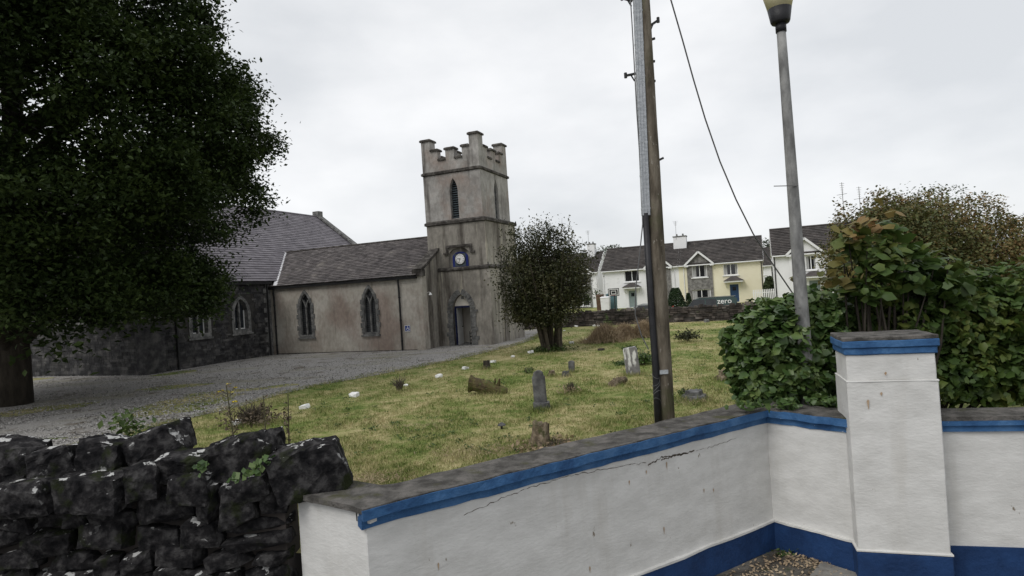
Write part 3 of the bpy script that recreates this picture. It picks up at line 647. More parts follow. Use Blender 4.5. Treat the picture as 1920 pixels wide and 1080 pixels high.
for k in range(4): rk.box(dc + .18, dc + .44, DY + .45, DY + .7, .05 + k * .19, .09 + k * .19)
for x in (dc + .18, dc + .42): rk.box(x, x + .02, DY + .42, DY + .44, .04, .75)
rk.build('boot_rack', M_black, church)

# stone wing
MEZ, MSL, MW = 4.42, .774, 7.1; MRZ = MEZ + MSL * MW; MY0, MY1 = -7.3, 13.6
mwins = [(-4.95, 1.05), (-2.25, 1.05)]
fm = lambda u, z, d: (XM - d, u, z)
mb = MB().panel([(MY0, -.3), (-.02, -.3), (-.02, MEZ), (MY0, MEZ)], [arch(c - .5, c + .5, 2.55, 3.35, 6, 1.62) for c, w in mwins], fm, .5, False)
wing = mb.build('stone_wing_wall', M_mortar, church)
MB().box(XM - .5, XM, 8.0, MY1, -.3, MEZ).build('wing_far_wall', M_rubble, wing)
g2 = [(XM - .004, -.3), (XM - .004, MEZ), (XM - MW, MRZ + .1), (XM - 2 * MW, MEZ), (XM - 2 * MW, -.3)]
for ya, yb in ((MY0, MY0 + .45), (MY1 - .45, MY1)):
    MB().prism(g2, lambda u, z, d: (u, d, z), ya, yb).build('wing_gable', M_rubble, wing)
# coursed stones proud of the mortar
rd = random.Random(5); mb = MB(); z = -.1
while z < MEZ - .1:
    h = rd.choice((.09, .11, .13, .16)); y = MY0 + .02
    while y < -.1:
        w = rd.uniform(.22, .6); y2 = min(y + w, -.03)
        hit = any(c - .72 < y2 and y < c + .72 and 1.4 < z + h and z < 3.5 for c, _ in mwins)
        if not hit:
            d = rd.uniform(.012, .035); mb.box(XM, XM + d, y + .008, y2 - .008, z + .006, z + h - .006)
        y = y2
    z += h
tag(mb.build('coursed_stones', M_rubble, wing), kind='stuff')
for k in range(16):
    w = .5 if k % 2 else .3; MB().box(XM - .1, XM + .05, -.06 - w, -.03, -.05 + k * .28, -.05 + k * .28 + .265).build('quoin', M_jamb, wing)
for c, w in mwins:
    win = MB().panel(arch(c - .66, c + .66, 2.5, 3.52, 6, 1.46), [arch(c - .46, c + .46, 2.55, 3.33, 6, 1.66)], lambda u, z, d: (XM + .05 - d, u, z), .4, False).build('window', M_jamb, church)
    MB().box(XM - .22, XM - .10, c - .05, c + .05, 1.62, 3.2).build('mullion', M_jamb, win)
    MB().prism(arch(c - .48, c + .48, 2.55, 3.35, 6, 1.6), fm, .26, .27).build('pane', M_glass, win)
    MB().box(XM - .1, XM + .10, c - .74, c + .74, 1.36, 1.455).build('sill', M_jamb, win)
    for s2 in (-1, 1): MB().bar((XM - .235, c + s2 * .43, 1.66), (XM - .235, c + s2 * .43, 2.7), .04, .04).build('frame', M_white, win)
    MB().bar((XM - .235, c - .43, 1.70), (XM - .235, c + .43, 1.70), .04, .05).build('frame', M_white, win)
# its roof
mb = MB()
for s2 in (0, 1):
    xa = XM + .2 if s2 == 0 else XM - 2 * MW - .2
    mb.add([(xa, MY0 + .1, MEZ - .2 * MSL), (xa, MY1 - .35, MEZ - .2 * MSL), (XM - MW, MY1 - .35, MRZ), (XM - MW, MY0 + .1, MRZ)], [(0, 1, 2, 3)])
ru = mb.build('wing_roof', M_under, church)
LV = math.hypot(MW + .2, MSL * (MW + .2))
mb = MB(); slates(mb, (XM + .22, MY0 + .1, MEZ - .22 * MSL + .02), (0, 1, 0), (-1, 0, MSL), MY1 - .45 - MY0, LV, .34, .255, th=.016, seed=8)
tag(mb.build('slate_courses', M_slate2, ru), kind='stuff')
mb = MB(); slates(mb, (XM - 2 * MW - .22, MY0 + .1, MEZ - .22 * MSL + .02), (0, 1, 0), (1, 0, MSL), MY1 - .45 - MY0, LV, .7, .5, th=.016, seed=9)
tag(mb.build('slate_courses', M_slate2, ru), kind='stuff')
MB().tube([(XM - MW, MY0 + .1, MRZ + .04), (XM - MW, MY1 - .4, MRZ + .04)], .10, 6).build('ridge_tile', M_slate2, ru)
for ya in (MY0 + .2, MY1 - .22):
    MB().bar((XM + .25, ya, MEZ - .02), (XM - MW, ya, MRZ + .22), .5, .14).build('gable_coping', M_jamb, ru)
    MB().bar((XM - 2 * MW - .25, ya, MEZ - .02), (XM - MW, ya, MRZ + .22), .5, .14).build('gable_coping', M_jamb, ru)
    MB().box(XM - MW - .3, XM - MW + .3, ya - .27, ya + .27, MRZ + .0, MRZ + .48).build('apex_stone', M_jamb, ru)
MB().box(XM + .03, XM + .22, MY0 + .1, -.02, MEZ - .32, MEZ - .18).build('gutter', M_black, church)
for y in (-.30, -6.35):
    mb = MB().tube([(XM + .12, y, MEZ - .25), (XM + .10, y, MEZ - .6), (XM + .10, y, 0)], .055, 8); mb.build('downpipe', M_pipe, church)
# pale flashing in the valley
za = EZ - .2 * kz; 
v0 = Vector((XM - .0 + .15 - ((EZ - .1) - MEZ) * 0, -.16, EZ + .02)); 
def valley(t):
    y = -.18 + t * (RB + .18); z = EZ + (y) * kz; x = XM - (z - MEZ) / MSL; return Vector((x, y, z + .05))
va, vb = valley(.0), valley(1.0)
nn = Vector((-.3, .0, 1)).normalized()
MB().bar(va, vb, .26, .03, up=(.3, -.3, 1)).build('valley_flashing', M_lead, church)

# low porch and corner pier at the wing's near end
pc = MB().box(XM - 9, XM - .45, MY0 - .75, MY0 - .004, -.2, 2.5).build('side_porch', M_mortar, church)
mb = MB(); z = 0
while z < 2.4:
    h = rd.choice((.1, .13, .16)); x = XM - 8.98
    while x < XM - .5:
        x2 = min(x + rd.uniform(.25, .6), XM - .46); mb.box(x + .008, x2 - .008, MY0 - .78, MY0 - .75, z + .006, z + h - .006); x = x2
    z += h
tag(mb.build('coursed_stones', M_rubble, pc), kind='stuff')
MB().box(XM - 9.05, XM - .44, MY0 - .82, MY0 - .006, 2.5, 2.6).build('porch_coping', M_jamb, pc)
MB().box(XM - .44, XM + .16, MY0 - .84, MY0 + .2, -.2, 2.55).build('corner_pier', M_rubble, church)
MB().box(XM - .50, XM + .22, MY0 - .90, MY0 + .26, 2.55, 2.68).build('pier_cap', M_jamb, church)
mb = MB(); z = 2.7
while z < MRZ:
    h = rd.choice((.1, .13, .16)); x1_ = XM - max(0, (z + h - MEZ)) / MSL; x0_ = XM - 2 * MW + max(0, (z + h - MEZ)) / MSL; x = x0_
    while x < x1_ - .1:
        x2 = min(x + rd.uniform(.25, .6), x1_); mb.box(x + .008, x2 - .008, MY0 - .03, MY0 - .002, z + .006, z + h - .006); x = x2
    z += h
tag(mb.build('gable_stones', M_rubble, wing), kind='stuff')

# ------------------------------------------------------------------ houses
def house(name, origin, label, w, d, eave, ridge, wm, windows, bay=None, baym=None, doorx=None, doorm=None, chim=None, seed=1, rz=TH, curtains=True, verge=.12, downpipes=(), sidewin=False):
    H = empty(name, origin, rz); tag(H, label, 'house', 'two-storey houses beyond the boundary wall')
    holes = [[(a, z0), (b, z0), (b, z1), (a, z1)] for a, b, z0, z1 in windows]
    dz = 2.02
    if doorx is not None: holes.append([(doorx - .48, .05), (doorx + .48, .05), (doorx + .48, dz), (doorx - .48, dz)])
    bh = []
    if bay:
        bh = [h for h in holes if bay[0] < h[0][0] < bay[1]]
        fh = [h for h in holes if not (bay[0] < h[0][0] < bay[1])]
    else: fh = holes
    # front wall, leaving the bay to its own skin
    MB().panel([(0, -.6), (w, -.6), (w, eave), (0, eave)], holes, fy(0), .28, False).build('front_wall', wm, H)
    gp = [(.004, -.6), (d, -.6), (d, eave), (d / 2, ridge - .08), (.004, eave)]
    MB().prism(gp, lambda u, z, q: (q, u, z), .002, .25).build('side_wall', wm, H)
    MB().prism(gp, lambda u, z, q: (q, u, z), w - .25, w - .002).build('side_wall', wm, H)
    MB().box(.25, w - .25, d - .25, d - .01, -.6, eave).build('back_wall', wm, H)
    MB().box(.26, w - .26, .3, d - .3, -.3, eave - .02).build('room_core', M_dark, H) if False else None
    sl2 = (ridge - eave) / (d / 2); ov = .28; mb = MB()
    for s2 in (0, 1):
        ya = -ov if s2 == 0 else d + ov
        mb.add([(-verge, ya, eave - ov * sl2), (w + verge, ya, eave - ov * sl2), (w + verge, d / 2, ridge), (-verge, d / 2, ridge)], [(0, 1, 2, 3)])
    rf = mb.build('roof', M_under, H); LV = math.hypot(d / 2 + ov, sl2 * (d / 2 + ov))
    for s2 in (0, 1):
        mb = MB(); slates(mb, (-verge, -ov if s2 == 0 else d + ov, eave - ov * sl2 + .02), (1, 0, 0), (0, 1 if s2 == 0 else -1, sl2), w + 2 * verge, LV, .33, .31, th=.028, jit=.02, seed=seed + s2)
        tag(mb.build('tile_courses', M_tile, rf), kind='stuff')
    MB().tube([(-verge, d / 2, ridge + .05), (w + verge, d / 2, ridge + .05)], .10, 6).build('ridge_tile', M_tile, rf)
    for x in (-verge + .01, w + verge - .01):
        for ya in (-ov, d + ov): MB().bar((x, ya, eave - ov * sl2 - .07), (x, d / 2, ridge - .07), .06, .2).build('bargeboard', M_gutter, rf)
    MB().box(-.05, w + .05, -ov - .1, -ov + .02, eave - ov * sl2 - .14, eave - ov * sl2 - .02).build('gutter', M_gutter, H)
    MB().box(0, w, -ov + .02, -.01, eave - ov * sl2 - .10, eave - ov * sl2 - .06).build('soffit', M_gutter, H)
    for x, mm in downpipes: MB().tube([(x, -.24, eave - .3), (x, -.06, eave - .55), (x, -.06, 0)], .05, 6).build('downpipe', mm, H)
    if bay:
        b0, b1 = bay; bc = (b0 + b1) / 2; ah = (b1 - b0) / 2 * .92; top = eave - .05
        MB().panel([(b0, -.6), (b1, -.6), (b1, top), (bc, top + ah), (b0, top)], bh, fy(-.14), .14 - .004, False).build('bay_wall', baym, H)
        # gablet roof
        yb = (top + ah - eave) / sl2 + .1; mb = MB(); mt = MB(); o2 = .22
        for s2 in (-1, 1):
            ex = bc + s2 * ((b1 - b0) / 2 + o2); ez = top - o2 * .92
            P4 = [(ex, -.45, ez + .1), (ex, .25, ez + .1), (bc, yb + .3, top + ah + .1), (bc, -.45, top + ah + .1)]
            mb.add(P4, [(0, 1, 2, 3)]); 
            slates(mt, (ex, -.45, ez + .12), (0, 1, 0), (-s2, 0, .92), .7, math.hypot((b1 - b0) / 2 + o2, ah + o2 * .92) + .02, .3, .3, th=.03, seed=3)
            MB().bar((ex + s2 * .0, -.43, ez - .0), (bc, -.43, top + ah + .0), .07, .20).build('gablet_bargeboard', M_gutter, H)
            MB().box(min(ex, ex - s2 * .42), max(ex, ex - s2 * .42), -.44, -.14 - .004, ez - .16, ez + .02).build('gablet_foot', M_gutter, H)
        gr = mb.build('gablet_roof', M_tile, H); tag(mt.build('tile_courses', M_tile, gr), kind='stuff')
    for a, b, z0, z1 in windows:
        yb = -.02 if bay and bay[0] < a < bay[1] else .1; f = .075
        wf = MB().panel([(a - .002, z0), (b + .002, z0), (b + .002, z1), (a - .002, z1)], [[(a + f, z0 + f), ((a + b) / 2 - f * .5, z0 + f), ((a + b) / 2 - f * .5, z1 - f), (a + f, z1 - f)], [((a + b) / 2 + f * .5, z0 + f), (b - f, z0 + f), (b - f, z1 - f), ((a + b) / 2 + f * .5, z1 - f)]], fy(yb), .06).build('window', M_pvc, H)
        for u0, u1 in ((a + f, (a + b) / 2 - f * .5), ((a + b) / 2 + f * .5, b - f)):
            MB().box(u0 - .01, u1 + .01, yb + .025, yb + .035, z0 + f - .01, z1 - f + .01).build('pane', M_pane, wf)
        if curtains:
            for u0, u1 in ((a + f, a + f + (b - a) * .22), (b - f - (b - a) * .14, b - f)): MB().box(u0, u1, yb + .014, yb + .022, z0 + f, z1 - f).build('curtain', M_curtain, wf)
        MB().box(a - .12, b + .12, (-.22 if yb < 0 else -.1), yb, z0 - .1, z0 - .004).build('sill', M_pvc, wf)
    if doorx is not None:
        dd = MB().box(doorx - .44, doorx + .44, .12, .17, .05, dz - .05).build('door', doorm, H)
        for k in (-1, 1): MB().box(doorx + k * .22 - .13, doorx + k * .22 + .13, .105, .119, .3, .95).build('door_panel', doorm, dd)
        MB().box(doorx - .18, doorx + .18, .105, .119, 1.3, 1.7).build('door_light', M_pane, dd)
        mb = MB().box(doorx - .478, doorx - .44, .1, .2, .05, dz - .002); mb.box(doorx + .44, doorx + .478, .1, .2, .05, dz - .002); mb.box(doorx - .44, doorx + .44, .1, .2, dz - .05, dz - .002); mb.build('door_frame', M_pvc, dd)
        # little pitched canopy on brackets
        c0, c1, cy_, cz_ = doorx - .98, doorx + .98, -.85, 2.22
        cn = MB().box(c0, c1, cy_, -.004, cz_, cz_ + .16).build('porch_canopy', M_pvc, H)
        mb = MB(); o3 = .08
        mb.add([(c0 - o3, cy_ - o3, cz_ + .17), (c1 + o3, cy_ - o3, cz_ + .17), (c1 + o3, -.01, cz_ + .17), (c0 - o3, -.01, cz_ + .17), (doorx - .1, -.01, cz_ + .72), (doorx + .1, -.01, cz_ + .72)], [(0, 1, 5, 4), (1, 2, 5), (3, 0, 4), (3, 2, 1, 0)])
        mb.build('canopy_roof', M_tile, cn)
        for s2 in (c0 + .18, c1 - .18): MB().bar((s2, -.02, cz_ - .5), (s2, -.5, cz_ - .01), .07, .07).build('bracket', M_gutter, cn)
    if chim is not None:
        cw, cdp, cx0, ctop = chim; y0_ = d / 2 - cdp
        ch = MB().box(cx0 - cw / 2, cx0 + cw / 2, y0_, y0_ + cdp, eave + .8, ctop).build('chimney', wm if wm is M_hwhite else M_hwhite, H)
        MB().box(cx0 - cw / 2 - .05, cx0 + cw / 2 + .05, y0_ - .05, y0_ + cdp + .05, ctop, ctop + .12).build('chimney_cap', M_jamb, ch)
        for k in (-.3, .3): MB().tube([(cx0 + k * cw * .8, y0_ + cdp / 2, ctop + .1), (cx0 + k * cw * .8, y0_ + cdp / 2, ctop + .38)], [.11, .09], 8).build('chimney_pot', M_jamb, ch)
        ax = cx0 - cw * .25; az_ = ctop + 1.9
        mb = MB().tube([(ax, y0_, ctop - .3), (ax + .04, y0_, az_)], .022, 5)
        for k in range(5): mb.bar((ax - .28 + .04 * k, y0_ - .1, az_ - .05 - k * .12), (ax + .28 - .04 * k, y0_ + .1, az_ - .05 - k * .12), .018)
        mb.bar((ax, y0_ - .35, az_ - .3), (ax, y0_ + .35, az_ - .1), .02); mb.build('aerial', M_metal, ch)
    if sidewin:
        MB().box(w, w + .03, d * .62, d * .62 + .5, 2.9, 3.9).build('side_window', M_pane, H)
        MB().box(w, w + .05, d * .62 - .08, d * .62 + .58, 2.78, 2.88).build('side_sill', M_pvc, H)
    return H
EV, RD = 4.62, 7.15
pY = aty(1275, 545, 69.5); uY = Vector((math.cos(TH), math.sin(TH), 0)); hb = G
wY = 8.75; wW = 8.75
oY = Vector((pY.x, pY.y, hb)); oW = oY - uY * wW
house('yellow_house', oY, 'pale yellow house with blue door and grey stone gabled bay', wY, 7.6, EV, RD, M_hyellow,
      [(1.45, 3.05, 2.98, 4.36), (1.35, 3.3, .25, 1.62), (4.75, 6.25, 3.0, 4.25)], (.9, 3.6), M_clad, 5.75, M_bdoor, (1.45, 1.1, .0, 7.85), 11, downpipes=((wY - .12, M_black), (.55, M_gutter)))
house('white_house', oW, 'white house with sage green door joined to the yellow house', wW, 7.6, EV, RD, M_hwhite,
      [(wW - 3.05, wW - 1.45, 2.98, 4.36), (wW - 3.3, wW - 1.35, .25, 1.62), (2.6, 4.3, 3.0, 4.3)], (wW - 3.6, wW - .9), M_clad, 3.4, M_gdoor, None, 21, curtains=False, downpipes=((.12, M_gutter), (wW - .5, M_gutter)))
p1 = aty(1120, 512, 80); o1 = Vector((p1.x, p1.y, hb)) - uY * 8.6
house('gabled_house', o1, 'white gable-ended house half hidden behind the round shrub', 8.6, 7.6, EV + .15, RD + .15, M_hwhite,
      [(8.6 - 2.9, 8.6 - 1.3, 2.98, 4.36), (8.6 - 3.1, 8.6 - 1.2, .25, 1.75), (2.6, 4.3, 3.0, 4.3)], (8.6 - 3.6, 8.6 - .9), M_clad, 3.4, M_gdoor, (1.0, 1.0, 7.2, 8.4), 31, curtains=False, downpipes=((8.45, M_gutter),), sidewin=True)
p4 = aty(1449, 478, 58.5); o4 = Vector((p4.x, p4.y, hb))
house('hedge_house', o4, 'white house with plain white gabled bay behind the lamp post', 9.2, 7.4, EV + .1, RD + .05, M_hwhite,
      [(2.75, 3.65, 2.95, 4.3), (5.6, 7.2, 2.95, 4.25)], (1.35, 4.1), M_hwhite, 3.4, M_gdoor, (1.3, 1.0, 9.3, 7.9), 41, curtains=True, downpipes=((.1, M_black), (4.6, M_gutter)))
pb = aty(1424, 500, 86); ob2 = Vector((pb.x, pb.y, hb))
house('back_house', ob2 - uY * 1.5, 'small white house seen through the gap past the yellow house', 3.0, 6.0, 4.3, 6.6, M_hwhite, [(.9, 2.0, 2.8, 3.9)], None, None, None, None, None, 51, curtains=False)
# picket fence in the gap
fp = aty(1431, 549, 62); fe = empty('picket_fence', (fp.x, fp.y, gz(fp.x, fp.y)), TH); tag(fe, 'short white picket fence in the gap beside the yellow house', 'fence')
fh = fp.z - fe.location.z
for k in range(12): MB().box(-.95 + k * .17, -.85 + k * .17, -.02, .02, -.1, fh + .35).build('picket', M_white, fe)
MB().box(-1, 1.1, .021, .05, fh, fh + .08).build('rail', M_white, fe)

# ------------------------------------------------------------------ boundary wall beyond the churchyard
bw = empty('boundary_wall', (0, 43, G)); tag(bw, 'low rough stone boundary wall in front of the houses', 'wall')
line = [(-6, 45.6), (1.0, 44.4), (5.0, 43.25), (9.5, 41.75), (14, 40.2), (19.5, 38.4), (30, 35), (42, 31)]
core = MB(); st = MB(); rd = random.Random(9)
capl = []
for (xa, ya), (xb, yb) in zip(line, line[1:]):
    a, b_ = Vector((xa, ya - 43, 0)), Vector((xb, yb - 43, 0)); d = (b_ - a); ln = d.length; d.normalize(); n = Vector((d.y, -d.x, 0))
    core.hexa([a - n * .22 + Vector((0, 0, -.3)), b_ - n * .22 + Vector((0, 0, -.3)), b_ + n * .2 + Vector((0, 0, -.3)), a + n * .2 + Vector((0, 0, -.3)), a - n * .22 + Vector((0, 0, .92)), b_ - n * .22 + Vector((0, 0, .92)), b_ + n * .2 + Vector((0, 0, .92)), a + n * .2 + Vector((0, 0, .92))])
    z = -.1
    while z < .88:
        h = rd.uniform(.09, .17); t = 0
        while t < ln:
            w = rd.uniform(.18, .5); t2 = min(ln, t + w); pr = rd.uniform(.20, .28)
            j = [rd.uniform(-.015, .015) for _ in range(8)]
            q = lambda tt, nn_, zz, k: a + d * tt + n * nn_ + Vector((0, 0, zz + j[k]))
            st.hexa([q(t + .012, .18, z, 0), q(t2 - .012, .18, z, 1), q(t2 - .012, pr, z + .01, 1), q(t + .012, pr, z + .01, 0), q(t + .012, .18, z + h - .012, 4), q(t2 - .012, .18, z + h - .012, 5), q(t2 - .012, pr - .02, z + h - .012, 5), q(t + .012, pr - .02, z + h - .012, 4)])
            t = t2
        z += h
    t = 0
    while t < ln:
        w = rd.uniform(.16, .42); h = rd.uniform(.08, .24); c = a + d * (t + w / 2)
        st.hexa([c - d * w * .48 - n * .24 + Vector((0, 0, .9)), c + d * w * .48 - n * .24 + Vector((0, 0, .9)), c + d * w * .48 + n * .25 + Vector((0, 0, .9)), c - d * w * .48 + n * .25 + Vector((0, 0, .9)),
                 c - d * w * .38 - n * .2 + Vector((0, 0, .9 + h)), c + d * w * .3 - n * .2 + Vector((0, 0, .9 + h * rd.uniform(.7, 1.1))), c + d * w * .36 + n * .2 + Vector((0, 0, .9 + h * rd.uniform(.7, 1.1))), c - d * w * .4 + n * .2 + Vector((0, 0, .9 + h))])
        capl.append(c + Vector((0, 43, G + .95))); t += w
core.build('wall_core', M_mortar, bw); tag(st.build('rubble_stones', M_bwall, bw), kind='stuff')
# greenery growing along the wall
for k, (px0, px1, n_, hgt, lab) in enumerate(((1165, 1222, 900, .35, 'strip of green weeds along the boundary wall foot'), (1225, 1275, 260, .2, 'low weeds at the boundary wall foot right of the pole'))):
    pts = []
    for i in range(n_):
        px = random.uniform(px0 - 50, px1); p = onz(px, 611 - (px - 1100) * .043); pts.append((p.x, p.y - random.uniform(-.1, .5), G + abs(random.gauss(0, hgt))))
    o = leaves('weed_strip', pts, .16, L_weed, None, kind='stuff'); tag(o, lab, 'weeds')

# cars behind the wall
def car(name, loc, rz, label, paint, van):
    c = empty(name, loc, rz); tag(c, label, 'car')
    L_, Wd = 4.3, 1.75
    if van: prof = [(-2.1, .35), (2.1, .35), (2.1, .8), (2.1, 1.62), (1.9, 1.78), (-.55, 1.80), (-.95, 1.66), (-1.5, 1.08), (-2.08, .92)]
    else: prof = [(-2.1, .32), (2.1, .32), (2.12, .82), (1.75, .95), (1.15, 1.38), (-.35, 1.44), (-.7, 1.36), (-1.35, .92), (-2.05, .78)]
    top = max(z for _, z in prof)
    mb = MB(); n = len(prof)
    for s2 in (-1, 1):
        mb.v += [(x, s2 * (Wd / 2 - max(0, (z - .9)) * .22), z) for x, z in prof]
    tr_ = tessellate_polygon([[Vector((x, z, 0)) for x, z in prof]])
    mb.f += [tuple(t) for t in tr_] + [tuple(n + i for i in reversed(t)) for t in tr_] + [(i, (i + 1) % n, n + (i + 1) % n, n + i) for i in range(n)]
    mb.build('body', paint, c)
    gx = [(-.98, -.2), (-.12, .62)] if van else [(-.62, .2), (.28, 1.0)]
    for s2 in (-1, 1):
        for k, (a, b_) in enumerate(gx):
            zt = top - .12; zb = 1.1 if van else .95; yy = lambda z: s2 * (Wd / 2 - max(0, z - .9) * .22 + .004)
            aa = a - (.42 if k == 0 else 0)
            mb = MB().hexa([(aa, yy(zb) - s2 * .01, zb), (b_, yy(zb) - s2 * .01, zb), (b_, yy(zt) - s2 * .01, zt), (a, yy(zt) - s2 * .01, zt), (aa, yy(zb), zb), (b_, yy(zb), zb), (b_, yy(zt), zt), (a, yy(zt), zt)])
            mb.build('side_window', M_pane, c)
    (xa, za_), (xb, zb_) = (prof[7], prof[6])
    hw = Wd / 2 - .16
    MB().hexa([(xa + .06, -hw - .06, za_ + .08), (xa + .06, hw + .06, za_ + .08), (xb - .04, hw - .04, zb_ - .04), (xb - .04, -hw + .04, zb_ - .04), (xa + .02, -hw - .06, za_ + .10), (xa + .02, hw + .06, za_ + .10), (xb - .08, hw - .04, zb_ - .02), (xb - .08, -hw + .04, zb_ - .02)]).build('windscreen', M_pane, c)
    for x in (-1.3, 1.3):
        for s2 in (-1, 1):
            wh = MB().tube([(x, s2 * (Wd / 2 - .2), .32), (x, s2 * (Wd / 2 + .01), .32)], .32, 16).build('wheel', M_rubber, c)
            MB().tube([(x, s2 * (Wd / 2 - .1), .32), (x, s2 * (Wd / 2 + .025), .32)], .19, 12).build('rim', M_metal, wh)
    for s2 in (-1, 1): MB().box(-2.12, -2.0, s2 * .62 - .16, s2 * .62 + .16, .62, .76).build('headlight', M_pvc, c)
    for s2 in (-1, 1): MB().box(2.06, 2.13, s2 * .7 - .08, s2 * .7 + .08, .75, 1.1).build('tail_light', M_autumnred, c)
    if van:
        o = link('lettering', text_mesh('zero', .56, .004), M_white, c, (1.2, -(Wd / 2 - .12) - .02, 1.46), (R(90 - 12), 0, 0))
        MB().box(-.7, 2.0, -.72, -.66, 1.80, 1.84).build('roof_rail', M_metal, c)
    return c
M_autumnred = mat('tail_light_red', [(.3, .02, .02)], 1, .4)
pv = aty(1326, 560, 47.0); car('parked_van', (pv.x, pv.y, gz(pv.x, pv.y) - .02), R(-17), 'dark green small van with white lettering behind the boundary wall', M_van, True)
pv = aty(1213, 570, 52.0); car('parked_car', (pv.x, pv.y, gz(pv.x, pv.y)), R(-17), 'grey car roof showing above the wall by the white house', M_silver, False)
# basketball stand
pb = aty(1150.5, 548, 64); bs = empty('basketball_stand', (pb.x, pb.y, gz(pb.x, pb.y)), TH); tag(bs, 'black and white basketball backboard on a pole before the white house', 'basketball stand')
zc = pb.z - bs.location.z
MB().box(-.58, .58, -.02, .02, zc - .4, zc + .4).build('backboard', M_rubber, bs)
mb = MB()
for x0, x1, z0, z1 in ((-.5, .5, .27, .32), (-.5, .5, -.32, -.27), (-.5, -.44, -.27, .27), (.44, .5, -.27, .27), (-.26, .26, .10, .15), (-.26, .26, -.2, -.15), (-.26, -.21, -.15, .1), (.21, .26, -.15, .1)): mb.box(x0, x1, -.03, -.02, zc + z0, zc + z1)
mb.build('board_markings', M_white, bs)
MB().tube([(.05, .06, 0), (.05, .06, zc)], .05, 8).build('post', M_black, bs)
mb = MB(); pts = [(.22 * math.cos(k * math.pi / 7), -.28 + .22 * math.sin(k * math.pi / 7), zc - .3) for k in range(15)]; mb.tube(pts, .012, 5, False); mb.build('hoop', M_autumnred, bs)
# bins and shed between the houses
def boxthing(name, px, py, Y, w, d, h, m, label, cat, lid=None):
    p = aty(px, py, Y); e = empty(name, (p.x, p.y, gz(p.x, p.y)), TH); tag(e, label, cat)
    MB().hexa([(-w * .45, -d * .45, .06), (w * .45, -d * .45, .06), (w * .45, d * .45, .06), (-w * .45, d * .45, .06), (-w / 2, -d / 2, h), (w / 2, -d / 2, h), (w / 2, d / 2, h), (-w / 2, d / 2, h)]).build('body', m, e)
    MB().hexa([(-w * .54, -d * .56, h), (w * .54, -d * .56, h), (w * .54, d * .54, h), (-w * .54, d * .54, h), (-w * .5, -d * .5, h + .06), (w * .5, -d * .5, h + .06), (w * .5, d * .5, h + .12), (-w * .5, d * .5, h + .12)]).build('lid', lid or m, e)
    for s2 in (-1, 1): MB().tube([(s2 * w * .42, d * .4, .1), (s2 * w * .5, d * .4, .1)], .1, 8).build('wheel', M_rubber, e)
    return e
M_bteal = mat('teal_plastic', [(.07, .13, .15), (.09, .16, .18)], 2, .6)
M_bbrown = mat('brown_plastic', [(.09, .05, .032), (.12, .07, .045)], 2, .6)
boxthing('wheelie_bin', 1148, 575, 68, 1.05, .8, 1.75, M_bteal, 'tall teal storage bin left of the white house wall', 'bin')
boxthing('wheelie_bin', 1136, 577, 67, .95, .7, 1.45, M_hwhite, 'white storage box between the gabled house and teal bin', 'bin')
boxthing('wheelie_bin', 1126, 574, 69, .75, .7, 1.7, M_bbrown, 'brown wheelie bin against the gabled house side wall', 'bin')
# clipped conifer and small ball shrub by the yellow house
def conifer(name, px, py, Y, h, r, label, n, pw=1.1):
    p = aty(px, py, Y); z0 = gz(p.x, p.y); e = empty(name, (p.x, p.y, z0)); tag(e, label, 'shrub')
    t = rng.uniform(0.02, 1, n); a = rng.uniform(0, 2 * np.pi, n); rr = r * np.clip(1.12 - t, 0, 1) ** .55 * np.clip(t * 6, .55, 1) * rng.uniform(.8, 1.03, n)
    P = np.stack([rr * np.cos(a), rr * np.sin(a), h * t], 1); leaves('crown', P, .17, L_conif, e, up=.8, out=np.stack([np.cos(a), np.sin(a), 0 * a], 1) * .5)
    MB().tube([(0, 0, -.1), (0, 0, h * .8)], [.12, .03], 6).build('trunk', M_bark, e)
conifer('conifer', 1268, 571, 58, 2.35, .98, 'dark green clipped conifer between the pole and the yellow house', 5000)
conifer('ball_shrub', 1291, 560, 60, 1.55, .36, 'small dark ball shrub beside the clipped conifer', 900)

# ------------------------------------------------------------------ trees and shrubs
def trunk_tubes(mb, base, top, r0, r1, bends=.1, n=6, seed=0, k=8):
    rd2 = random.Random(seed); base, top = Vector(base), Vector(top); L_ = (top - base).length
    pts = [base.lerp(top, i / n) + Vector((rd2.uniform(-1, 1), rd2.uniform(-1, 1), 0)) * bends * L_ * .2 * (0 < i) for i in range(n + 1)]
    mb.tube(pts, [r0 + (r1 - r0) * i / n for i in range(n + 1)], k); return pts
# the big dark tree on the left
TX, TY = -17.2, 21.0
prof = []
for px, py in ((462, 575), (464, 550), (462, 515), (470, 480), (496, 445), (518, 410), (540, 345), (532, 250), (518, 170), (474, 90), (420, 0)):
    d_ = math.hypot(TX, TY); th_ = math.atan2(-TX, TY); q = aty(px, py, TY + 2.5); prof.append((q.z, d_ * math.sin(th_ - math.atan2(-q.x, q.y)) - .75))
prof = [(3.3, 7.9), (3.9, 8.2)] + prof + [(16, 7.2), (19, 5.6), (22, 3.2), (24, .8)]
PZ = np.array([a for a, _ in prof]); PR = np.array([b for _, b in prof])
bt = empty('big_tree', (TX, TY, gz(TX, TY))); tag(bt, 'huge dark leafy tree filling the left side over the driveway', 'tree')
mb = MB(); tp = trunk_tubes(mb, (0, 0, -.2), (.4, .3, 15), .62, .15, .08, 8, 3, 12)
rd = random.Random(12)
tips = []
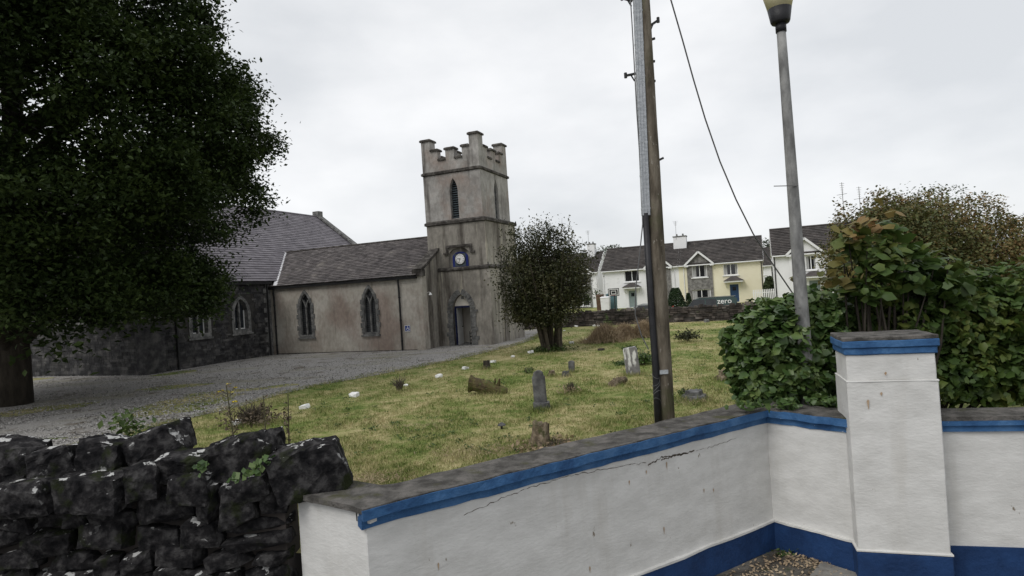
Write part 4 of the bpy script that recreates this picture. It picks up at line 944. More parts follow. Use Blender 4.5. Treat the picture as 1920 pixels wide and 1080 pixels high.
for k in range(26):
    z = rd.uniform(2.4, 14); a = rd.uniform(0, 6.28); r_ = np.interp(z + 2.2 + G, PZ, PR) * rd.uniform(.6, .85); i = min(7, int(z / 15 * 8))
    b0 = tp[i]; e_ = Vector((math.cos(a) * r_, math.sin(a) * r_, z + rd.uniform(.5, 2.5))); m_ = b0.lerp(e_, .5) + Vector((0, 0, rd.uniform(.3, 1.2)))
    mb.tube([b0, b0.lerp(m_, .6), m_, m_.lerp(e_, .55) + Vector((0, 0, .2)), e_], [.2, .16, .11, .07, .02], 6, False); tips.append(e_)
mb.build('trunk', M_bark, bt, True)
cs, inn = [], []
nl = 0
while nl < 125:
    z = rd.uniform(3.2, 21.5); a = rd.uniform(0, 6.283); Rz = float(np.interp(z + G, PZ, PR)); rad = rd.uniform(1.25, 2.3)
    if rd.random() > Rz / 9.5 or (math.sin(a) > .4 and rd.random() < .55): continue
    nl += 1; rc = max(.3, Rz - rad * rd.uniform(.72, 1.1)); c = Vector((math.cos(a) * rc, math.sin(a) * rc, z))
    for k in range(int(13 * rad * rad * .62)):
        v = Vector((rd.gauss(0, 1) + math.cos(a) * .5, rd.gauss(0, 1) + math.sin(a) * .5, rd.gauss(0, 1) + .25)).normalized()
        p = c + Vector((v.x * rad, v.y * rad, v.z * rad * .66)) * rd.uniform(.72, 1.0); p.z -= .10 * (p.x ** 2 + p.y ** 2) ** .5 * .15
        if p.z < 2.55: p.z = 2.55 + rd.uniform(0, .3)
        cs.append(p)
    for k in range(7): inn.append(c * 1.0 + Vector((rd.gauss(0, .4), rd.gauss(0, .4), rd.gauss(0, .35))) * rad - Vector((math.cos(a), math.sin(a), 0)) * .9)
for k in range(95):
    a = rd.uniform(-1.05, .35); z = rd.uniform(2.7, 4.6); Rz = float(np.interp(z + G, PZ, PR)); r_ = Rz * rd.uniform(.78, .99); cs.append(Vector((math.cos(a) * r_, math.sin(a) * r_, z)))
for k in range(450):
    z = rd.uniform(3, 20); a = rd.uniform(0, 6.283); r_ = float(np.interp(z + G, PZ, PR)) * rd.uniform(.2, .75); inn.append((math.cos(a) * r_, math.sin(a) * r_, z))
P = clump_points(cs, 110, .62, .6)
PI_ = clump_points(inn, 60, 1.1, .8)
leaves('crown', P, .155, L_big, bt, up=.5, drop=.5)
leaves('inner_crown', PI_, .24, L_big, bt, up=.5)  # larger leaves added inside to block light through the crown

# multi-stemmed shrub by the tower
sp = at(1035, 657); sh = empty('tower_shrub', sp); tag(sh, 'tall dark multi-stemmed round shrub beside the church tower', 'shrub')
mb = MB(); rd = random.Random(4); cen = Vector((-.33, 0, 3.55))
for k in range(30):
    a = rd.uniform(0, 6.283); r0 = rd.uniform(.05, .5); r1 = rd.uniform(.5, 1.75); h = rd.uniform(2.2, 4.6)
    b0 = Vector((math.cos(a) * r0, math.sin(a) * r0 * .8, -.05)); e_ = Vector((math.cos(a) * r1 - .25, math.sin(a) * r1, h)); m_ = b0.lerp(e_, .45) + Vector((-math.cos(a) * .18, 0, .15))
    mb.tube([b0, m_, e_], [rd.uniform(.045, .09), .045, .012], 6, False)
mb.build('trunk', M_stem, sh, True)
cs = []; tw = MB()
for k in range(125):
    a = rd.uniform(0, 6.283); q_ = math.sqrt(rd.random()); r1 = 2.0 * q_; h = 5.3 - 1.5 * q_ ** 2.2 + rd.gauss(0, .38)
    b0 = Vector((math.cos(a) * .3 * q_, math.sin(a) * .3 * q_, .1)); e_ = Vector((math.cos(a) * r1 * (1.22 if math.cos(a) > 0 else 1.08) - .22, math.sin(a) * r1 * .95, h)); m_ = b0.lerp(e_, .5) + Vector((math.cos(a) * .22 * q_, math.sin(a) * .22 * q_, -.1))
    tw.tube([m_, m_.lerp(e_, .5), e_], [.022, .015, .005], 4, False)
    for t in np.arange(.34 + .16 * rd.random(), 1.02, .085):
        p = (b0.lerp(m_, t / .5) if t < .5 else m_.lerp(e_, (t - .5) / .5)) + Vector((rd.gauss(0, .13), rd.gauss(0, .13), rd.gauss(0, .1)))
        if p.z > 1.45 + .35 * abs(p.x + .2) * (p.x > 0): cs.append(p)
for k in range(26):
    a = rd.choice((rd.gauss(3.1, .7), rd.gauss(4.3, .8))); e_ = Vector((math.cos(a) * rd.uniform(1.4, 2.15) - .1, math.sin(a) * 1.6, rd.uniform(1.35, 2.5)))
    for t in (.55, .7, .85, 1): cs.append(Vector((0, 0, 1.1)).lerp(e_, t))
tw.build('twigs', M_stem, sh)
P = clump_points(cs, 36, .40, .9); leaves('crown', P, .12, L_shrub, sh, up=.4)
P2 = []
for k in range(46):
    a = rd.uniform(0, 6.28); b0 = Vector((-.2 + math.cos(a) * rd.uniform(.3, 1.8), math.sin(a) * 1.5, rd.uniform(4.6, 5.4))); l = rd.uniform(.3, .75)
    for j in range(9): P2.append(b0 + Vector((math.cos(a) * .25 * j / 9 * l, 0, l * j / 9)) + Vector((rd.gauss(0, .03), rd.gauss(0, .03), 0)))
leaves('top_sprigs', P2, .10, L_shrub, sh)
P3 = [(rd.gauss(0, .45), rd.gauss(0, .3) - .25, abs(rd.gauss(0, .13))) for _ in range(700)]
leaves('base_weeds', P3, .10, L_weed, sh)

def blob_shrub(name, label, cat, blobs, n, size, m, inner_m=None, upv=.4, group=None, parent=None, drop=0, asp=.75, trunk=None, inner=.45, base=None, lobed=False, lobe=.22, shoots=0):
    """blobs: (centre, radii); leaves sit mostly on the surfaces, facing out, with an inner fill"""
    loc = base or Vector((blobs[0][0][0], blobs[0][0][1], gz(blobs[0][0][0], blobs[0][0][1])))
    e = empty(name, loc); tag(e, label, cat, group)
    tot = sum((b[1][0] * b[1][2]) for b in blobs); Ps, Os = [], []
    for (c, r) in blobs:
        k = int(n * r[0] * r[2] / tot); v = rng.normal(size=(k, 3)); v /= np.linalg.norm(v, axis=1)[:, None]
        lob = np.array([1 + lobe * noise.noise(Vector(q) * 2.3 + Vector(c)) + lobe * .6 * noise.noise(Vector(q) * 6 + Vector(c)) for q in v])
        rad = np.where(rng.uniform(size=k) < inner, rng.uniform(.45, .95, k), rng.uniform(.92, 1.06, k)) * lob
        Ps.append(np.array(c) - np.array(loc) + v * rad[:, None] * np.array(r)); Os.append(v * .9)
    rs = random.Random(n + 5)
    for k in range(shoots):
        (c, r) = rs.choice(blobs); v = Vector((rs.gauss(0, 1), rs.gauss(0, 1) - .4, rs.gauss(0, 1) + .5)).normalized(); b0 = Vector(c) - Vector(loc) + Vector((v.x * r[0], v.y * r[1], v.z * r[2])) * .95
        l = rs.uniform(.15, .42) * max(r[2], .5); dv_ = (v + Vector((rs.gauss(0, .4), rs.gauss(0, .4), rs.gauss(.1, .4)))).normalized()
        q = np.array([b0 + dv_ * l * j / 7 + Vector((rs.gauss(0, .02), rs.gauss(0, .02), -.12 * l * (j / 7) ** 2)) for j in range(8)]); Ps.append(q); Os.append(np.tile(np.array(v) * .4, (8, 1)))
    P, O = np.concatenate(Ps), np.concatenate(Os)
    leaves('crown', P, size, m, e, up=upv, out=O * .75, asp=asp, drop=drop, lobed=lobed)
    mb = MB(); rd2 = random.Random(n)
    for (c, r) in blobs:
        for k in range(4):
            e_ = Vector(c) - Vector(loc) + Vector((rd2.uniform(-.6, .6) * r[0], rd2.uniform(-.6, .6) * r[1], rd2.uniform(-.3, .7) * r[2])); b0 = Vector((e_.x * .4, e_.y * .4, -.1))
            rr = trunk or .03; mb.tube([b0, b0.lerp(e_, .5) + Vector((rd2.uniform(-.2, .2), 0, .1)), e_], [rr, rr * .7, rr * .25], 5, False)
    mb.build('trunk', M_bark, e, True); return e
def A3(px, py, Y): q = aty(px, py, Y); return (q.x, q.y, q.z)
# ivy-clad bush round the lamp post foot
ivb = blob_shrub('ivy_bush', 'bright green ivy bush growing round the lamp post foot behind the wall', 'bush',
           [(A3(1445, 655, 10.3), (.64, .62, .74)), (A3(1402, 640, 10.6), (.36, .45, .42)), (A3(1525, 612, 10.9), (.58, .55, .58)), (A3(1478, 600, 10.9), (.58, .5, .38)), (A3(1420, 720, 10.15), (.36, .4, .45)), (A3(1550, 690, 10.4), (.40, .5, .75)), (A3(1480, 715, 10.05), (.5, .4, .42))],
           9000, .13, L_ivy, upv=.6, drop=1.0, asp=.95, lobed=True, lobe=.42, shoots=130, base=Vector((*A3(1450, 700, 10.4)[:2], G)))
P = [Vector(A3(px, py, 9.15)) + Vector((random.gauss(0, .09), random.gauss(0, .1), abs(random.gauss(0, .05)) + .03)) for px, py in ((1400, 768), (1425, 766), (1468, 760), (1475, 768), (1480, 765), (1540, 757), (1556, 758), (1565, 762)) for _ in range(26)]
leaves('ivy_trail', [p - ivb.location for p in P], .085, L_ivy, ivb, asp=.95, lobed=True, kind='stuff')
# hedge and trees on the right
blob_shrub('dark_hedge', 'dark green hedge behind the white pillar', 'hedge',
           [(A3(1620, 590, 11.2), (.75, .6, .55)), (A3(1700, 590, 11.0), (.8, .6, .6)), (A3(1800, 585, 11.0), (.9, .6, .7)), (A3(1910, 580, 11), (.9, .6, .7)), (A3(1580, 660, 11.0), (.3, .5, .5)), (A3(1700, 680, 11.0), (.8, .5, .6)), (A3(1800, 690, 10.9), (.9, .5, .6)), (A3(1900, 690, 10.9), (.9, .5, .6))],
           11000, .13, L_maple, upv=.5, drop=.6, asp=.9, lobed=True, lobe=.4, shoots=120, base=Vector((*A3(1680, 620, 11.2)[:2], G)))
ysy = blob_shrub('young_sycamore', 'young sycamore with yellowing and reddish leaves above the pillar', 'tree',
           [(A3(1640, 480, 10.3), (.42, .4, .42)), (A3(1600, 455, 10.4), (.30, .3, .26)), (A3(1668, 435, 10.5), (.28, .3, .18)), (A3(1690, 500, 10.4), (.5, .4, .45)), (A3(1625, 540, 10.3), (.45, .4, .28)), (A3(1760, 520, 10.5), (.5, .4, .4))],
           620, .19, L_maple, upv=.9, asp=1.0, drop=.4, lobed=True, inner=.7, base=Vector((*A3(1650, 600, 10.5)[:2], G)))
pts = [Vector(A3(px + random.gauss(0, 14), py + random.gauss(0, 9), 10.1 + random.uniform(-.2, .2))) for px, py, k in ((1590, 435, 14), (1575, 480, 8), (1560, 520, 10), (1578, 515, 8), (1612, 415, 10), (1640, 430, 8), (1655, 395, 5), (1480, 520, 4)) for _ in range(k)]
leaves('autumn_sprays', [p - ysy.location for p in pts], .17, L_autumn, ysy, up=.9, asp=1.0, lobed=True, kind='stuff')
blob_shrub('copper_tree', 'rounded copper brown tree behind the hedge at the right', 'tree',
           [(A3(1655, 485, 24), (2.0, 2.0, 2.1)), (A3(1600, 490, 24.5), (.8, 1.2, 1.3)), (A3(1710, 450, 25), (1.9, 2, 1.6)), (A3(1672, 420, 24.5), (1.2, 1.3, .95)), (A3(1800, 490, 25), (2.4, 2, 2.3)), (A3(1900, 510, 25), (2, 2, 2.0)), (A3(1572, 530, 24), (.4, .8, .7))],
           80000, .12, L_copper, upv=.3, asp=.6, lobe=.42, shoots=260, trunk=.1, base=Vector((*A3(1680, 600, 24.5)[:2], G)))
# aerials seen above the copper tree belong to a house mast
for px, lab in ((1578, 'tall thin aerial mast left of the copper tree top'), (1610, 'thin aerial with crossbars just above the copper tree')):
    b0 = Vector(A3(px + 10, 480, 62)); t0 = Vector(A3(px, 342 if px < 1600 else 350, 62)); e = empty('aerial_mast', (b0.x, b0.y, gz(b0.x, b0.y))); tag(e, lab, 'aerial', 'aerial masts over the copper tree')
    mb = MB(); mb.tube([Vector((0, 0, 0)), Vector((t0.x - b0.x, 0, t0.z - e.location.z))], .035, 5); mb.build('mast', M_metal, e)
    mb = MB(); c = Vector((t0.x - b0.x, 0, t0.z - e.location.z))
    for k in range(6): mb.bar(c + Vector((-.3 + .03 * k, -.1, -.1 - k * .22)), c + Vector((.3 - .03 * k, .1, -.1 - k * .22)), .025)
    mb.bar(c + Vector((-.55, 0, -1.25)), c + Vector((.45, 0, -1.15)), .04); mb.build('crossbars', M_metal, e)
# trees beyond the houses
for k, (px, py, Y, r, lab) in enumerate(((1436, 505, 96, (2.2, 2, 4.2), 'tall green tree in the gap behind the yellow house'), (1442, 545, 63, (.45, .5, 1.3), 'slim light green shrub in the gap by the picket fence'), (1142, 490, 130, (4.0, 3, 3.2), 'dark distant tree between the two white houses'), (1000, 560, 55, (5.5, 2, 1.2), 'low dark bushes behind the tower shrub'), (1730, 440, 80, (9, 6, 6), 'distant green tree behind the copper tree'))):
    c = A3(px, py, Y); blob_shrub('far_tree' if r[2] > 2 else 'far_shrub', lab, 'tree' if r[2] > 2 else 'shrub', [(c, r), ((c[0] + r[0] * .3, c[1], c[2] + r[2] * .45), (r[0] * .6, r[1] * .6, r[2] * .6))], 3500, .32 if Y > 60 else .2, L_far, trunk=.1, base=Vector((c[0], c[1], gz(c[0], c[1]))))

# ------------------------------------------------------------------ lawn blades
n = 330000; u = rng.uniform(size=n); yv = 1 / (1 / 7.3 + u * (1 / 40.0 - 1 / 7.3)); xr = rng.uniform(-.86, .62, n); xv = xr * yv
keep = []; edge_arr = np.array(EDGE2D)
for i in range(n):
    x, y = xv[i], yv[i]
    if y < y_wall(max(-119, min(119, x))) + .05: continue
    keep.append(i)
keep = np.array(keep); xv, yv = xv[keep], yv[keep]
ind = np.zeros(len(xv), bool); j = len(poly) - 1
for i in range(len(poly)):
    xi, yi = poly[i]; xj, yj = poly[j]
    with np.errstate(divide='ignore', invalid='ignore'):
        c_ = ((yi > yv) != (yj > yv)) & (xv < (xj - xi) * (yv - yi) / (yj - yi + 1e-12) + xi)
    ind ^= c_; j = i
drive_keep = rng.uniform(size=len(xv)) < .0
sel = ~ind; xv, yv = xv[sel], yv[sel]
tuf = np.array([noise.noise(Vector((x * 1.1, y * 1.1, 3))) for x, y in zip(xv, yv)])
P = np.stack([xv, yv, np.array([gz(x, y) for x, y in zip(xv, yv)]) - .004], 1)
hgt = .042 * (1 + 1.1 * np.clip(tuf, -.6, 1)) * (1 + .012 * yv); wd = .006 + .0008 * yv
o = blades('grass', P, hgt, wd, M_blade, lean=1.0); tag(o, 'patchy green and straw coloured mown churchyard grass', 'grass', kind='stuff')
# grass creeping onto the edge of the drive
m_ = []
for x, y in EDGE2D:
    if y > 40: continue
    for _ in range(int(110)):
        t = abs(random.gauss(0, .5)) * (.6 + noise.noise(Vector((x * .8, y * .8, 1)))); m_.append((x + random.gauss(0, .15), y + t * 1.6, 0))
P = np.array(m_); P[:, 2] = [gz(x, y) + .005 for x, y in P[:, :2]]
o = blades('verge_grass', P, .05, .016, M_blade, lean=1.2); tag(o, 'thin grass creeping over the gravel edge', 'grass', kind='stuff')
n = 90000; u = rng.uniform(size=n); yv = 1 / (1 / 9.0 + u * (1 / 40.0 - 1 / 9.0)); xv = rng.uniform(-.86, .06, n) * yv
ind = np.zeros(n, bool); j = len(poly) - 1
for i in range(len(poly)):
    xi, yi = poly[i]; xj, yj = poly[j]; ind ^= ((yi > yv) != (yj > yv)) & (xv < (xj - xi) * (yv - yi) / (yj - yi + 1e-12) + xi); j = i
xv, yv = xv[ind], yv[ind]; P = np.stack([xv, yv, np.array([gz(x, y) for x, y in zip(xv, yv)]) + .026], 1)
M_chip = mat('gravel_chips', [(.15, .143, .135), (.27, .26, .248), (.42, .41, .395)], 30, .95, island=.5)
tag(leaves('gravel_chips', P, .05, M_chip, up=1.5, asp=.9), 'loose grey chippings spread over the gravel drive', 'gravel', kind='stuff')
# longer tufts along the foot of the walls
P = []
for _ in range(5200):
    x = random.uniform(-2.2, 3.4); y = y_wall(x) + abs(random.gauss(0, .25)) + .35; P.append((x, y, gz(x, y)))
o = blades('long_grass', P, .14, .008, M_blade, lean=.8); tag(o, 'longer grass tufts behind the white wall', 'grass', kind='stuff')

# ------------------------------------------------------------------ churchyard objects
# white painted stones along the drive
WS = [(571, 766, 21, 'white painted stone with a dark underside nearest the brush heap on the lawn'), (665, 745, 20, 'flat white painted stone between the brush heap and the dead twiggy shrub'), (446, 795, 24, 'white painted stone lying against the brush heap'), (761, 724, 9, 'small white stone half behind the dead twiggy shrub'),
      (823, 708, 15, 'rounded white stone just right of the dead twiggy shrub'), (873, 693, 13, 'white stone left of the short stump by the drive'), (925, 680, 13, 'flat white stone behind the short stump by the drive'), (962, 670, 9, 'small white stone between the short stump and tower shrub'), (995, 662, 12, 'white stone at the left foot of the tower shrub'),
      (1072, 644, 10, 'white stone just right of the tower shrub stems'), (1101, 638, 8, 'small white stone left of the dead grass mound'), (1081, 613, 8, 'far white stone by the boundary wall behind the tower shrub'), (1114, 612, 8, 'far flat white stone above the dead grass mound'), (1122, 612, 6, 'tiny white stone in the far pair above the dead grass mound'), (1127, 616, 7, 'lower white stone of the far pair above the dead grass mound'), (1058, 621, 5, 'tiny far white stone right behind the tower shrub')]
for i, (px, py, w, lab) in enumerate(WS):
    p = at(px, py); s_ = w * p.y / F_PX * .95
    o = link('edging_stone', rock_mesh('edging_stone', s_, s_ * .8, s_ * random.uniform(.4, .62), 2, .2, i + 1, .2), M_wstone, None, (p.x, p.y, p.z + s_ * .16), (random.uniform(-.2, .2), random.uniform(-.2, .2), random.uniform(0, 3)))
    tag(o, lab, 'stone', 'white painted stones edging the drive')

def headstone(px, py, w, h, t, rz, m, label, shape, tilt=(0, 0), base=False):
    p = at(px, py); e = empty('headstone', p, rz); e.rotation_euler = (tilt[0], tilt[1], rz); tag(e, label, 'headstone', 'headstones on the lawn')
    z0 = .16 if base else -.15
    if shape == 'shoulder':
        pr = [(-w / 2, z0), (w / 2, z0), (w / 2, h * .84), (w * .40, h * .86), (w * .38, h * .90)] + [(w * .38 * math.cos(R(a)), h * .90 + h * .10 * math.sin(R(a))) for a in range(15, 180, 15)] + [(-w * .38, h * .90), (-w * .40, h * .86), (-w / 2, h * .84)]
    elif shape == 'round': pr = [(-w / 2, z0), (w / 2, z0), (w / 2, h * .85)] + [(w / 2 * math.cos(R(a)), h * .85 + h * .15 * math.sin(R(a))) for a in range(20, 180, 20)] + [(-w / 2, h * .85)]
    else: pr = [(-w / 2, z0), (w / 2, z0), (w * .49, h * .90), (w * .40, h), (-w * .44, h * .97), (-w * .5, h * .9)]
    me = MB().prism(pr, lambda u, z, d: (u, d, z), -t / 2, t / 2).mesh('slab')
    bm = bmesh.new(); bm.from_mesh(me); bmesh.ops.remove_doubles(bm, verts=bm.verts, dist=.0005); ed = [e2 for e2 in bm.edges if len(e2.link_faces) == 2 and e2.calc_face_angle(0) > .6]
    bmesh.ops.bevel(bm, geom=ed, offset=.012, segments=1, affect='EDGES'); bm.to_mesh(me); bm.free(); link('slab', me, m, e)
    if base: link('plinth', rock_mesh('plinth', w * 1.38, t * 2.6, .24, 3, .06, 3, .9), M_head, e, (.02, 0, .07))
    return e
headstone(1015, 768, .29, .90, .11, R(-14), M_head, 'dark arched headstone with shoulders on a small plinth', 'shoulder', (0, R(-1.5)), True)
headstone(1188, 702, .42, .86, .14, R(-18), M_headw, 'white streaked broken headstone left of the utility pole', 'broken', (R(3), R(-4)))
headstone(1072, 698, .20, .38, .09, R(-20), M_head, 'tiny dark headstone in the middle of the lawn', 'round', (0, R(2)))
def stump(px, py, r, h, label, m=M_wood, tilt=0, seed=0, roots=True, rz=0):
    p = at(px, py); e = empty('tree_stump', p, rz); e.rotation_euler = (0, tilt, rz); tag(e, label, 'stump'); rd2 = random.Random(seed); mb = MB(); n = 18; ringz = (-.06, .08, h * .5, h * .96)
    off = [rd2.uniform(.82, 1.15) for _ in range(n)]; tz = [rd2.uniform(-.1, .1) for _ in range(n)]
    for k, z in enumerate(ringz):
        f = (1.5, 1.18, 1.0, .96)[k]
        for i in range(n): a = 2 * math.pi * i / n; mb.v.append((r * f * off[i] * math.cos(a) * (1 + .1 * math.sin(5 * a)), r * f * off[i] * math.sin(a), z + (tz[i] * h if k == 3 else 0)))
    for k in range(3):
        for i in range(n): mb.f.append((k * n + i, k * n + (i + 1) % n, (k + 1) * n + (i + 1) % n, (k + 1) * n + i))
    mb.v.append((0, 0, h * .9)); c = len(mb.v) - 1
    for i in range(n): mb.f.append((3 * n + i, 3 * n + (i + 1) % n, c))
    mb.build('stem', m, e)
    if roots:
        for k in range(5):
            a = rd2.uniform(0, 6.28); l = rd2.uniform(1.4, 2.4) * r; MB().tube([(math.cos(a) * r * .6, math.sin(a) * r * .6, h * .35), (math.cos(a) * l * .7, math.sin(a) * l * .7, .06), (math.cos(a) * l, math.sin(a) * l, -.03)], [r * .32, r * .2, r * .08], 6).build('root', m, e)
    return e
def twigs(name, label, cat, px, py, w, h, n, m=L_twig, leaf=None, ln=.3):
    p = at(px, py); e = empty(name, p); tag(e, label, cat); mb = MB(); rd2 = random.Random(int(px))
    for k in range(n):
        a = rd2.uniform(0, 6.28); b0 = Vector((math.cos(a) * w * .18 * rd2.random(), math.sin(a) * w * .18 * rd2.random(), -.02)); r_ = w * .5 * rd2.random(); t_ = Vector((math.cos(a) * r_, math.sin(a) * r_, h * rd2.uniform(.4, 1)))
        m2 = b0.lerp(t_, .5) + Vector((rd2.uniform(-.05, .05), rd2.uniform(-.05, .05), .04)); mb.tube([b0, m2, t_], [.012 + .01 * rd2.random(), .009, .004], 4, False)
        for _ in range(2): mb.tube([m2, m2 + Vector((rd2.uniform(-.14, .14), rd2.uniform(-.14, .14), rd2.uniform(.02, .16))) * (h / .4)], [.006, .002], 4, False)
    mb.build('stems', M_stem, e)
    if leaf:
        P = rng.normal(size=(leaf[0], 3)) * np.array([w * .3, w * .3, h * .28]); P[:, 2] = np.abs(P[:, 2]) + h * leaf[3]; leaves('foliage', P, leaf[1], leaf[2], e)
    return e
stump(1012, 836, .14, .43, 'ragged cut tree stump with roots near the white wall', seed=2, tilt=R(6))
stump(913, 692, .11, .30, 'short dark stump beside the drive', M_bark, seed=5, roots=False)
stump(1360, 712, .16, .26, 'low stump in front of the ivy bush', seed=6)
stump(1035, 704, .10, .17, 'small pale stub right of the arched headstone', seed=7)
stump(1061, 705, .10, .16, 'small stub just left below the tiny headstone', M_head, seed=8, roots=False)
stump(1303, 748, .20, .20, 'grey cut stump right of the utility pole', M_head, seed=9)
stump(1127, 657, .12, .08, 'low dark stub on the far lawn beyond the tiny headstone', M_bark, seed=19, roots=False)
# fallen logs
def log(px, py, L_, r, rz, tilt, m, label):
    p = at(px, py); e = empty('log', p, rz); tag(e, label, 'log'); mb = MB(); rd2 = random.Random(int(px)); n = 9
    pts = [Vector((L_ * (i / n - .5), 0, r * .8 + math.sin(tilt) * L_ * (i / n - .5) + rd2.uniform(-.02, .02))) for i in range(n + 1)]
    mb.tube(pts, [r * (1.1 - .45 * i / n) * rd2.uniform(.85, 1.15) for i in range(n + 1)], 12)
    for k in range(3): a = rd2.uniform(-.3, .3) * L_; mb.tube([(a, 0, r), (a + .08, rd2.uniform(-.15, .15), r * 2.1)], [r * .35, r * .12], 6)
    mb.build('stem', m, e); P = [(rd2.uniform(-.5, .5) * L_, rd2.gauss(0, r * .8), abs(rd2.gauss(r * 1.2, r * .5))) for _ in range(160)]; leaves('moss', P, .05, L_weed if m is M_moss else L_twig, e, kind='stuff'); return e
log(916, 739, 1.0, .20, R(-10), R(-16), M_moss, 'mossy cut log lying on the lawn left of the arched headstone')
log(1160, 722, .60, .11, R(40), R(10), M_wood, 'knotty piece of wood lying below the streaked headstone')
twigs('dead_shrub', 'small bare twiggy shrub standing by the drive edge', 'shrub', 749, 734, .5, .48, 34)
twigs('dead_plant', 'spent brown plant right of the arched headstone', 'plant', 1071, 738, .5, .34, 22, leaf=(160, .07, L_dead, .05))
twigs('brush_heap', 'tangled heap of dead brush at the drive edge', 'brush heap', 474, 795, 1.0, .55, 90, leaf=(500, .09, L_twig, .1))
p = at(452, 775)
twigs('green_weed', 'green leafy weed patch behind the streaked headstone', 'plant', 1181, 656, .5, .2, 8, leaf=(380, .09, L_weed, .1))
twigs('ivy_patch', 'dark ivy clump right behind the streaked headstone', 'ivy', 1207, 684, .6, .55, 8, leaf=(520, .10, L_ivy, .15))
twigs('ivy_patch', 'low ivy spreading left of the streaked headstone', 'ivy', 1170, 684, .6, .2, 5, leaf=(260, .09, L_ivy, .05))
twigs('low_shrub', 'small rounded shrub on the far lawn right of the pole', 'shrub', 1289, 641, .8, .55, 16, leaf=(700, .10, L_shrub, .25))
twigs('green_weed', 'sparse weed left behind the arched headstone', 'plant', 992, 700, .35, .25, 5, leaf=(90, .08, L_weed, .1))
twigs('green_weed', 'weeds around the grey cut stump', 'plant', 1290, 742, .45, .22, 5, leaf=(160, .08, L_weed, .05))
twigs('dead_plant', 'dry twigs at the foot of the ragged stump', 'twigs', 1030, 838, .9, .12, 40, leaf=(420, .11, L_dead, .02))
# dead grass mounds
for px, py, w, h, lab in ((1136, 641, 1.75, .95, 'brown mound of dead grass left of the utility pole'), (1172, 634, 1.2, .75, 'lower right hump of brown dead grass'), (1208, 632, 1.2, .9, 'brown dead grass tuft right behind the pole duct')):
    p = at(px, py); e = empty('dead_grass', p); tag(e, lab, 'dead grass'); P = rng.normal(size=(3800, 3)) * np.array([w * .27, w * .2, 0]); rr = np.clip(1 - (P[:, 0] / (w * .55)) ** 2 - (P[:, 1] / (w * .5)) ** 2, 0, 1)
    P[:, 2] = rng.uniform(0, 1, len(P)) * h * rr * .8; blades('tuft', P, .26, .025, L_dead, e, lean=1.6)
# longer grass left round the stones and stumps, straw raked up near the wall
P = []
for px, py, r_, n_ in ((1015, 770, .28, 420), (1188, 703, .38, 420), (1072, 699, .2, 180), (1012, 838, .4, 260), (916, 741, .6, 360), (1160, 723, .4, 220), (1303, 750, .4, 300), (749, 736, .4, 220), (913, 693, .25, 140), (1035, 706, .25, 130), (1061, 706, .25, 130), (1071, 740, .4, 220), (474, 798, .7, 420), (1360, 714, .4, 240), (1289, 643, .6, 260)):
    p = at(px, py)
    for _ in range(n_): x, y = p.x + random.gauss(0, r_ * .6), p.y + random.gauss(0, r_ * .45); P.append((x, y, gz(x, y)))
tag(blades('tuft_grass', P, .13, .012, M_blade, lean=.8), 'longer uncut grass round the headstones and stumps', 'grass', kind='stuff')
P = []
for px, py, r_, n_ in ((690, 903, .35, 800), (1040, 838, .5, 900), (905, 852, .5, 600), (1290, 755, .5, 500), (780, 800, .5, 300)):
    p = at(px, py)
    for _ in range(n_): x, y = p.x + random.gauss(0, r_), p.y + random.gauss(0, r_ * .5); P.append((x, y, gz(x, y) + random.uniform(.02, .05)))
tag(blades('straw', P, .03, .01, L_dead, lean=4.5), 'pale raked straw lying on the lawn near the white wall', 'straw', kind='stuff')
P = []
for _ in range(170):
    p = at(random.uniform(520, 1380), random.uniform(650, 860))
    if p.y < y_wall(p.x) + .6 or in_drive(p.x, p.y): continue
    for _ in range(random.randint(5, 14)): P.append((p.x + random.gauss(0, .06), p.y + random.gauss(0, .06), p.z + random.uniform(.02, .07)))
tag(leaves('lawn_weeds', P, .06, L_weed, up=1.2), 'broad leaved weeds scattered through the lawn', 'weeds', kind='stuff')
# small grey ground light and stones on the lawn
p = at(941, 803); e = empty('ground_spike_light', p); tag(e, 'small grey mushroom shaped light in the grass', 'garden light')
MB().tube([(0, 0, -.02), (0, 0, .08)], .022, 6).build('stem', M_black, e); MB().tube([(0, 0, .08), (0, 0, .10), (0, 0, .14)], [.085, .08, .02], 10).build('cap', M_head, e)
for px, py, s_, lab in ((1325, 604, .35, 'small grey stones at the far boundary wall foot'), (1245, 605, .25, 'small upright stone at the far wall right of the pole'), (1197, 603, .22, 'small pale stone at the far wall left of the pole')):
    p = at(px, py); o = link('field_stone', rock_mesh('field_stone', s_, s_, s_ * .8, 2, .2, px, .3), M_jamb, None, (p.x, p.y, p.z + s_ * .2)); tag(o, lab, 'stone')
